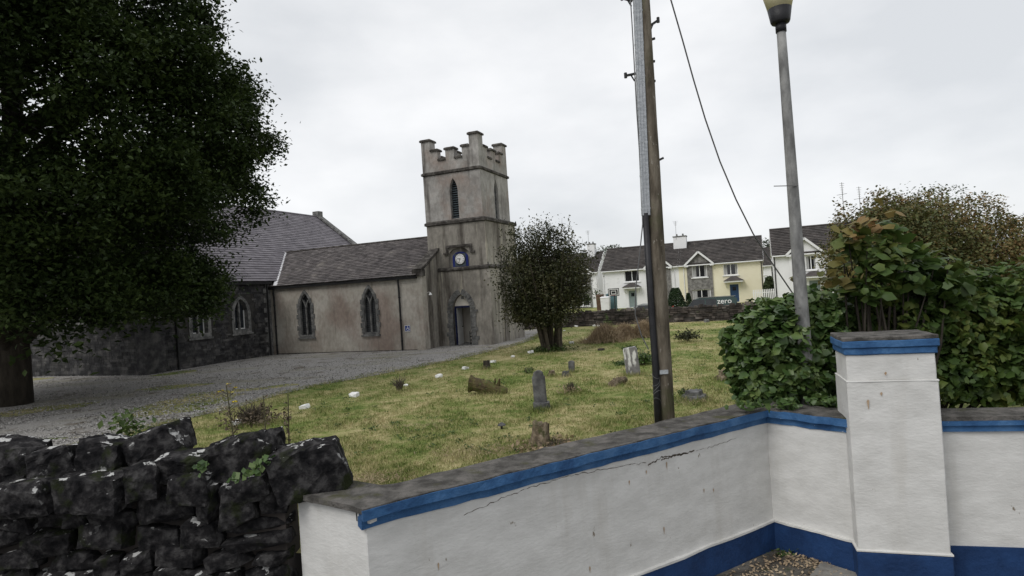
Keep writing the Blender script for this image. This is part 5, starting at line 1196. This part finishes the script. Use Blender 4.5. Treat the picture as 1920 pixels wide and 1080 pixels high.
# dandelion-like weed stalks behind the stone wall
def stalk(px_t, py_t, px_b, py_b, Y, label, flower):
    b0 = aty(px_b, py_b, Y); z0 = gz(b0.x, b0.y); t0 = aty(px_t, py_t, Y); e = empty('weed_stalk', (b0.x, b0.y, z0)); tag(e, label, 'weed', 'tall weed stalks behind the stone wall')
    T_ = t0 - e.location; mb = MB(); mb.tube([(0, 0, 0), T_ * .5 + Vector((.01, 0, 0)), T_], [.014, .011, .007], 5); P, Fl = [], []
    rd2 = random.Random(int(px_t))
    for k in range(26):
        f = rd2.uniform(.45, 1); c = T_ * f; a = rd2.uniform(0, 6.28); l = (.14 if flower else .05) * rd2.uniform(.4, 1.1)
        q = c + Vector((math.cos(a) * l, math.sin(a) * l, l * .6)); mb.tube([c, q], [.004, .002], 4, False); P += [q + Vector((rd2.gauss(0, .012), rd2.gauss(0, .012), rd2.gauss(0, .012))) for _ in range(4)]
        if flower and f > .8: Fl += [q + Vector((rd2.gauss(0, .015), rd2.gauss(0, .015), .01)) for _ in range(7)]
    mb.build('stem', M_sweed, e); leaves('seed_heads', P, .045, L_twig, e, kind='stuff')
    if Fl: leaves('flower', Fl, .032, M_yel, e, up=1, kind='stuff')
stalk(424, 722, 447, 850, 8.6, 'branching ragwort stalk with yellow flowers behind the stone wall', True)
stalk(494, 742, 497, 850, 8.4, 'thin dark weed stalk in the middle of the three', False)
stalk(540, 738, 536, 880, 8.0, 'tall thin dark weed stalk nearest the corner stone', False)
P = [Vector(A3(245, 800, 8.2)) + Vector((random.gauss(0, .15), random.gauss(0, .12), random.gauss(0, .12))) for _ in range(140)]
tag(leaves('green_weed', P, .10, L_weed), 'green weed leaves rising behind the stone wall at far left', 'plant', kind='stuff')

# ------------------------------------------------------------------ foreground stone wall
sw_ = empty('stone_wall', (-4.5, 6.9, 0)); tag(sw_, 'dark rugged dry stone wall with jagged top stones in the foreground', 'wall')
def rel(p): return Vector(p) - Vector((-4.5, 6.9, 0))
rd = random.Random(21)
# path of the wall front
def wy(x): return 6.55 + (-2.5 - x) * .11
MB().hexa([rel((-16, wy(-16) + .10, -.1)), rel((-2.6, wy(-2.6) + .10, -.1)), rel((-2.6, wy(-2.6) + .5, -.1)), rel((-16, wy(-16) + .5, -.1)), rel((-16, wy(-16) + .12, 2.12)), rel((-2.6, wy(-2.6) + .12, 2.12)), rel((-2.6, wy(-2.6) + .5, 2.12)), rel((-16, wy(-16) + .5, 2.12))]).build('wall_core', M_dark, sw_)
cnt = 0; z = .0
while z < 2.15:
    h = rd.uniform(.16, .40); x = -2.56; h = min(h, max(.16, 2.22 - z))
    while x > -9.5:
        w = rd.uniform(.2, .75); n_sub = 2 if (h > .27 and rd.random() < .4) else 1
        for q_ in range(n_sub):
            hh = h / n_sub * rd.uniform(.95, 1.22); zz = z + h / n_sub * (q_ + .5) + rd.uniform(-.05, .05)
            if zz > .9 or x > -6:
                link('stone', rock_mesh('stone', w * rd.uniform(.95, 1.1), .38, hh, 3, .14, cnt, rd.uniform(.15, .6)), M_rock, sw_, rel((x - w / 2, wy(x - w / 2) + .14 + rd.uniform(-.10, .06), zz)), (rd.uniform(-.15, .15), rd.uniform(-.18, .18), rd.uniform(-.25, .25))); cnt += 1
        x -= w
    z += h
# jagged top stones, taken one by one
TOP = [((508, 652, 832, 930), 6.75, .62, (0, R(-7), R(8)), 31), ((388, 525, 815, 925), 6.85, .55, (0, R(-9), R(-6)), 32), ((300, 392, 846, 905), 6.75, .45, (R(8), R(3), R(12)), 33), ((232, 352, 802, 872), 7.05, .5, (0, R(-22), R(4)), 34),
       ((425, 510, 893, 940), 6.62, .4, (0, R(-14), 0), 35), ((322, 396, 886, 945), 6.6, .4, (0, R(5), 0), 36), ((240, 308, 868, 940), 6.62, .4, (0, 0, R(8)), 37), ((150, 245, 820, 900), 7.0, .5, (0, R(12), R(-8)), 38), ((60, 160, 835, 920), 7.0, .5, (0, R(-10), R(10)), 39), ((-40, 75, 825, 915), 7.1, .5, (0, R(8), R(3)), 40), ((110, 240, 885, 960), 6.65, .42, (0, R(3), 0), 41), ((-30, 112, 900, 975), 6.7, .42, (0, R(-4), 0), 42)]
for (xa, xb, ya, yb), Y, dp, rot, sd in TOP:
    a, b_ = aty(xa, yb, Y), aty(xb, ya, Y); c = aty((xa + xb) / 2, (ya + yb) / 2, Y)
    w = (xb - xa) * Y / F_PX; h = (yb - ya) * Y / F_PX
    link('top_stone', rock_mesh('top_stone', w, dp, h, 5, .16, sd, .62), M_rock, sw_, rel((c.x, c.y + .05, c.z)), rot)
P = []
for px, py, Y in ((488, 872, 6.55), (500, 862, 6.6), (482, 880, 6.55), (440, 898, 6.5), (455, 893, 6.5), (375, 880, 6.55), (378, 872, 6.55), (470, 885, 6.5)):
    for _ in range(7): P.append(Vector(A3(px + random.gauss(0, 6), py + random.gauss(0, 5), Y - .12)))
tag(leaves('ivy_sprig', P, .075, L_ivy, asp=.9, out=np.tile(np.array([[0, -1, .3]]), (len(P), 1))), 'bright ivy leaves growing between the top wall stones', 'ivy', kind='stuff')

# ------------------------------------------------------------------ white rendered wall and pillar
ww = empty('white_wall', (1, 7.6, 0)); tag(ww, 'white rendered roadside wall with blue coping band and blue plinth', 'wall')
W0, W1, W2, W3 = Vector((-2.51, 6.63)), Vector((-1.58, 5.97)), Vector((3.68, 9.22)), Vector((4.42, 8.30))
def offs(pts, d):
    """offset polyline to its left (away from the road) by d with mitres"""
    out = []
    for i, p in enumerate(pts):
        ns = []
        if i > 0: t = (p - pts[i - 1]).normalized(); ns.append(Vector((-t.y, t.x)))
        if i < len(pts) - 1: t = (pts[i + 1] - p).normalized(); ns.append(Vector((-t.y, t.x)))
        n_ = sum(ns, Vector((0, 0))).normalized(); k = n_.dot(ns[0]); out.append(p + n_ * (d / k))
    return out
def strip(path, d0, d1, z0, z1, name, m, parent, org=Vector((1, 7.6)), sub=None):
    a, b_ = offs(path, d0), offs(path, d1); mb = MB()
    for i in range(len(path) - 1):
        q = [a[i], a[i + 1], b_[i + 1], b_[i]]; q = [v - org for v in q]
        mb.hexa([(v.x, v.y, z0) for v in q] + [(v.x, v.y, z1) for v in q])
    me = mb.mesh(name); bm = bmesh.new(); bm.from_mesh(me); bmesh.ops.remove_doubles(bm, verts=bm.verts, dist=.0005)
    # drop the inner walls between segments
    seen = {}
    for f in bm.faces: seen.setdefault(tuple(sorted(v.index for v in f.verts)), []).append(f)
    bmesh.ops.delete(bm, geom=[f for fs in seen.values() if len(fs) > 1 for f in fs], context='FACES')
    if sub:
        bmesh.ops.subdivide_edges(bm, edges=[e for e in bm.edges if e.calc_length() > 1], cuts=sub, use_grid_fill=True)
        for v in bm.verts:
            w_ = Vector((v.co.x + 1, v.co.y + 7.6, v.co.z)); v.co += noise.noise_vector(w_ * 3.0) * .014 + noise.noise_vector(w_ * 11) * .010
    bm.to_mesh(me); bm.free(); return link(name, me, m, parent)
full = [W0, W1, W2, W3]; main = [W1, W2, W3]
strip(full, .085, .56, .0, 1.93, 'render', M_wallw, ww)
strip(full, .015, .60, 2.045, 2.10, 'coping', M_coping, ww, sub=40)
strip([W1 - (W1 - W2).normalized() * .0, W2, W3], .0, .16, 1.985, 2.085, 'coping_band', M_bluewall, ww, sub=30)
strip(main, .066, .2, 1.885, 1.984, 'lower_band', M_bluewall, ww, sub=30)
strip([W0, W1], .085, .55, 1.931, 2.044, 'coping_bed', M_wallw, ww)
strip(main, .20, .55, 1.931, 2.043, 'coping_bed', M_coping, ww)
strip(main, .045, .2, .0, .40, 'plinth', M_plinth, ww, sub=12)
strip(main, .035, .2, .401, .43, 'plinth_ledge', M_wallw, ww, sub=12)
# cracks in the render
def crack(px_pts, name='crack', wid=.010):
    mb = MB(); t = (W2 - W1).normalized(); nrm = Vector((-t.y, t.x)); b0 = W1 + nrm * .081
    pts = []
    for px, py in px_pts:
        d = ray(px, py); den = d.x * nrm.x + d.y * nrm.y; k = (b0.x * nrm.x + b0.y * nrm.y) / den; q = CAM + d * k; pts.append(Vector((q.x - 1, q.y - 7.6, q.z)))
    rd2 = random.Random(3); fine_ = []
    for a, b_ in zip(pts, pts[1:]):
        for i in range(10): fine_.append(a.lerp(b_, i / 10) + Vector((0, 0, rd2.uniform(-.012, .012))))
    for a, b_ in zip(fine_, fine_[1:]):
        w_ = wid * rd2.uniform(.3, 1.3); mb.add([a + Vector((0, 0, -w_ / 2)), b_ + Vector((0, 0, -w_ / 2)), b_ + Vector((0, 0, w_ / 2)), a + Vector((0, 0, w_ / 2))], [(0, 1, 2, 3)])
    return mb.build(name, M_crack, ww)
crack([(870, 965), (940, 935), (1000, 912), (1060, 895), (1120, 882), (1180, 872), (1215, 868)], wid=.007)
crack([(1215, 872), (1240, 858), (1275, 852), (1305, 845)], wid=.016); crack([(1240, 862), (1262, 855), (1290, 850)], wid=.02); crack([(1305, 845), (1340, 836), (1385, 820)], wid=.005)
mb = MB()
# pillar
C0 = Vector((4.33, 8.17)); pd = Vector((.955, -.296)); pn = Vector((.296, .955)); PWD = 1.05
pil = empty('white_pillar', (C0.x, C0.y, 0), math.atan2(pd.y, pd.x)); tag(pil, 'white rendered gate pillar with blue cap band and blue plinth', 'pillar')
def rbox(name, x0, x1, y0, y1, z0, z1, m, par, sub=4, amp=.008, bev=.012):
    bm = bmesh.new(); me0 = MB().box(x0, x1, y0, y1, z0, z1).mesh('t'); bm.from_mesh(me0); bmesh.ops.bevel(bm, geom=bm.edges[:], offset=bev, segments=1, affect='EDGES')
    bmesh.ops.subdivide_edges(bm, edges=[e for e in bm.edges if e.calc_length() > .3], cuts=sub, use_grid_fill=True)
    for v in bm.verts: v.co += noise.noise_vector(v.co * 4 + Vector((x0, z0, 1))) * amp
    me = bpy.data.meshes.new(name); bm.to_mesh(me); bm.free(); return link(name, me, m, par)
PT = 3.18
rbox('shaft', 0, PWD, 0, .75, -.05, PT - .55, M_wallw, pil)
rbox('shaft_upper', .015, PWD - .015, .015, .735, PT - .552, PT - .20, M_wallw, pil)
rbox('string_ridge', -.006, PWD + .006, -.006, .756, PT - .57, PT - .545, M_wallw, pil, 3, .004, .006)
rbox('cap_lower_band', -.012, PWD + .012, -.012, .77, PT - .21, PT - .115, M_bluewall, pil)
rbox('cap_band', -.035, PWD + .035, -.035, .785, PT - .12, PT - .02, M_bluewall, pil)
rbox('cap_top', -.03, PWD + .03, -.03, .78, PT - .03, PT + .03, M_coping, pil, 8, .012)
rbox('plinth', -.02, PWD + .02, -.02, .77, -.05, .39, M_plinth, pil)
rbox('plinth_ledge', -.026, PWD + .026, -.026, .776, .391, .42, M_wallw, pil, 3, .004, .006)
# rust drips on the pillar and wall
M_rust = mat('rust_drip', [(.30, .20, .12), (.42, .32, .22)], 14, .95)
def drips(items, par, inv):
    for px, py, h in items:
        mb = MB(); d = ray(px, py); den = d.x * pn.x + d.y * pn.y; k = (C0.x * pn.x + C0.y * pn.y) / den; q = inv @ (CAM + d * k); w = .016; y = -.014
        mb.add([(q.x - w, y, q.z), (q.x, y, q.z - h), (q.x + w, y, q.z + .01), (q.x, y, q.z + .025)], [(0, 1, 2, 3)]); mb.build('rust_drip', M_rust, par)
t_ = (W2 - W1).normalized(); nw = Vector((-t_.y, t_.x)); bw0 = W1 + nw * .079
for px, py, h in ((1180, 903, .05), (1212, 884, .04), (822, 1058, .07), (1106, 1064, .07), (1320, 918, .05), (1338, 918, .045), (1245, 990, .09), (1250, 868, .10), (600, 1066, .04)):
    if px < 690: continue
    d = ray(px, py); k = (bw0.x * nw.x + bw0.y * nw.y) / (d.x * nw.x + d.y * nw.y); q = CAM + d * k - Vector((1, 7.6, 0)); tx = Vector((t_.x, t_.y, 0)) * .011
    MB().add([q - tx, q - Vector((0, 0, h)), q + tx, q + Vector((0, 0, .02))], [(0, 1, 2, 3)]).build('rust_drip', M_rust, ww)
bpy.context.view_layer.update()
drips([(1627, 752, .12), (1652, 738, .03), (1660, 700, .03)], pil, pil.matrix_world.inverted())
# the wall going on past the pillar (beyond the photographed width)
W4 = C0 + pd * (PWD - .02) + pn * .25; W5 = W4 + Vector((.97, -.24)) * 9
w2 = empty('white_wall', (W4.x, W4.y, 0)); tag(w2, 'white rendered wall continuing to the right of the pillar', 'wall')
og = Vector((W4.x, W4.y)); pth = [W4, W5]
strip(pth, .07, .5, 0, 1.93, 'render', M_wallw, w2, og); strip(pth, .015, .56, 2.045, 2.10, 'coping', M_coping, w2, og); strip(pth, 0, .16, 1.985, 2.043, 'coping_band', M_bluewall, w2, og); strip(pth, .035, .3, 1.90, 1.984, 'lower_band', M_bluewall, w2, og); strip(pth, .301, .5, 1.931, 2.044, 'coping_bed', M_coping, w2, og); strip(pth, .045, .3, 0, .40, 'plinth', M_plinth, w2, og)
# litter and slab in the recess
q = aty(1520, 1062, 8.6); o = MB().hexa([(3.75, 8.35, .004), (4.35, 7.7, .004), (4.7, 7.9, .004), (4.1, 8.75, .004), (3.76, 8.36, .03), (4.34, 7.72, .03), (4.68, 7.9, .03), (4.1, 8.72, .03)]).build('paving_slab', M_slab); tag(o, 'pale concrete slab at the foot of the pillar', 'slab')
P = []
for _ in range(900):
    t = random.random(); b0 = W2.lerp(W3, random.random() * .5) if random.random() < .4 else W2.lerp(W1, random.random() * .3); P.append((b0.x + random.uniform(-.1, .35), b0.y - abs(random.gauss(.05, .45)) - .05, .01 + random.random() * .02))
o = leaves('leaf_litter', P, .05, L_dead, None, up=1.5); tag(o, 'brown leaf litter on the pavement in the wall corner', 'leaf litter', kind='stuff')
P = [(3.70 + random.gauss(0, .08), 9.05 + random.gauss(0, .05), abs(random.gauss(0, .05))) for _ in range(60)]
tag(leaves('green_weed', P, .06, L_weed), 'tiny green weed in the wall corner at pavement level', 'plant', kind='stuff')

# ------------------------------------------------------------------ utility pole
PY_ = 10.6
pb0, pt0 = aty(1247, 800, PY_), aty(1195, -190, PY_); ax = (pt0 - pb0).normalized(); base = pb0 + ax * ((G - .1 - pb0.z) / ax.z)
up_ = empty('utility_pole', (base.x, base.y, G)); tag(up_, 'weathered wooden utility pole with metal cable guard behind the white wall', 'utility pole')
B0 = Vector((base.x, base.y, G))
def on_pole(py, dx=0, dy=0):
    t = (HC + (540 - py) / F_PX * PY_ - base.z) / ax.z; p = base + ax * t; return p - B0 + Vector((dx, dy, 0))
mb = MB(); hs = [i / 24 for i in range(25)]; Lp = (pt0 - base).length
mb.tube([base + ax * Lp * t - B0 + Vector((noise.noise(Vector((0, 0, t * 9))) * .012, 0, 0)) for t in hs], [.178 - .070 * t for t in hs], 20); mb.build('post', M_pole, up_, True)
def polept(px, py, Y): q = aty(px, py, Y); return q - B0
mb = MB()
g0, g1 = polept(1211, 404, PY_ - .10), polept(1189, -150, PY_ - .06)
for i in range(40):
    pass
mb.bar(g0, g1, .135, .09, up=(0, -1, 0))
for i in range(9): mb.bar(g0.lerp(g1, i / 9 + .02), g0.lerp(g1, i / 9 + .026), .142, .096, up=(0, -1, 0))
for k in (-.05, 0, .05): mb.bar(g0 + Vector((k, -.048, 0)), g1 + Vector((k, -.048, 0)), .012, .02, up=(0, -1, 0))
mb.build('cable_guard', M_galv, up_)
mb = MB(); mb.tube([polept(1210, 400, PY_ - .11), polept(1220, 560, PY_ - .13), polept(1230, 700, PY_ - .15), polept(1236, 830, PY_ - .17)], [.055, .056, .06, .062], 10); mb.build('cable_duct', M_rubber, up_, True)
mb = MB(); mb.tube([polept(1176, -100, PY_ - .1), polept(1186, 60, PY_ - .1), polept(1194, 210, PY_ - .1), polept(1202, 330, PY_ - .1), polept(1205, 420, PY_ - .12), polept(1199, 480, PY_ - .14), polept(1192, 540, PY_ - .14), polept(1191, 590, PY_ - .14), polept(1203, 630, PY_ - .14), polept(1216, 655, PY_ - .14)], .010, 6); mb.build('loose_cable', M_cable, up_)
def arm(p0, p1, p2):
    mb = MB(); mb.bar(polept(*p0, PY_), polept(*p1, PY_), .035); mb.bar(polept(*p2, PY_), polept((p0[0] + p1[0]) / 2, (p0[1] + p1[1]) / 2, PY_), .02); q = polept(*p1, PY_); mb.tube([q + Vector((0, 0, -.04)), q + Vector((0, 0, .05))], .026, 6); mb.build('bracket', M_black, up_)
arm((1216, 50), (1234, 38), (1218, 62)); arm((1192, 138), (1173, 142), (1190, 152)); arm((1186, 2), (1166, -4), (1184, 12))
for px, py, dx, dy in ((1220, 78, 8, -6), (1222, 115, 6, 0), (1223, 152, 6, 0), (1236, 306, 8, -10), (1224, 186, 4, 0), (1229, 384, 6, -2)):
    MB().bar(polept(px - 12, py, PY_), polept(px + dx, py + dy, PY_), .035).build('step_bolt', M_black, up_)
MB().hexa([polept(1237, 702, PY_ - .19), polept(1253, 701, PY_ - .19), polept(1253, 701, PY_ - .15), polept(1237, 702, PY_ - .15), polept(1237, 694, PY_ - .19), polept(1253, 693, PY_ - .19), polept(1253, 693, PY_ - .15), polept(1237, 694, PY_ - .15)]).build('name_plate', M_galv, up_)
mb = MB()
for k in range(5):
    y = 700 + k * 14; pts = [polept(1222 + 14 * (.5 - .5 * math.cos(a)) * 1.0 + k, y + 10 * math.sin(a * .7 + k), PY_ - .2 - .05 * math.sin(a)) for a in [i * .5 for i in range(8)]]; mb.tube(pts, .004, 4, False)
mb.build('wire_coil', M_cable, up_)
# service cable running down to the right
cab = [(1205, -180, 10.6), (1240, -62, 10.8), (1258, 0, 10.9), (1280, 76, 11.05), (1300, 148, 11.2), (1322, 222, 11.4), (1350, 303, 11.6), (1380, 374, 11.8), (1412, 438, 12.0), (1440, 482, 12.2), (1470, 526, 12.4), (1500, 570, 12.6), (1560, 655, 13.0)]
mb = MB(); mb.tube([A3(*c) for c in cab], .014, 8); o = mb.build('stay_cable', M_cable, smooth=True); tag(o, 'grey overhead cable sagging down from the utility pole to the right', 'cable')

# ------------------------------------------------------------------ street lamp
LY_ = 9.9; lb, lt = aty(1516, 750, LY_), aty(1464.5, 57, LY_); la = (lt - lb).normalized(); lb0 = lb + la * ((G - .1 - lb.z) / la.z)
lm = empty('street_lamp', (lb0.x, lb0.y, G)); tag(lm, 'grey tapered street lamp post with black collar and yellowed lantern', 'street lamp')
B1 = Vector((lb0.x, lb0.y, G)); LL = (lt - lb0).length
hs = [i / 14 for i in range(15)]
MB().tube([lb0 + la * LL * t - B1 for t in hs], [.118 - .048 * t for t in hs], 18).build('post', M_post, lm, True)
T0 = lt - B1
MB().tube([T0 - la * .03, T0 + la * .12], .082, 16).build('collar', M_rubber, lm, True)
MB().tube([T0 + la * .10, T0 + la * .115, T0 + la * .14, T0 + la * .345], [.08, .135, .148, .182], 20).build('lantern_base', M_rubber, lm, True)
MB().tube([T0 + la * .34, T0 + la * .62, T0 + la * .85], [.180, .25, .29], 20).build('diffuser', M_diff, lm, True)
MB().tube([T0 + la * .85, T0 + la * .87, T0 + la * 1.0, T0 + la * 1.08], [.31, .31, .20, .03], 20).build('lantern_cap', M_rubber, lm, True)
MB().bar(aty(1451, 349, LY_ - .1) - B1, aty(1497, 348, LY_ - .1) - B1, .012).build('tie_wire', M_cable, lm)
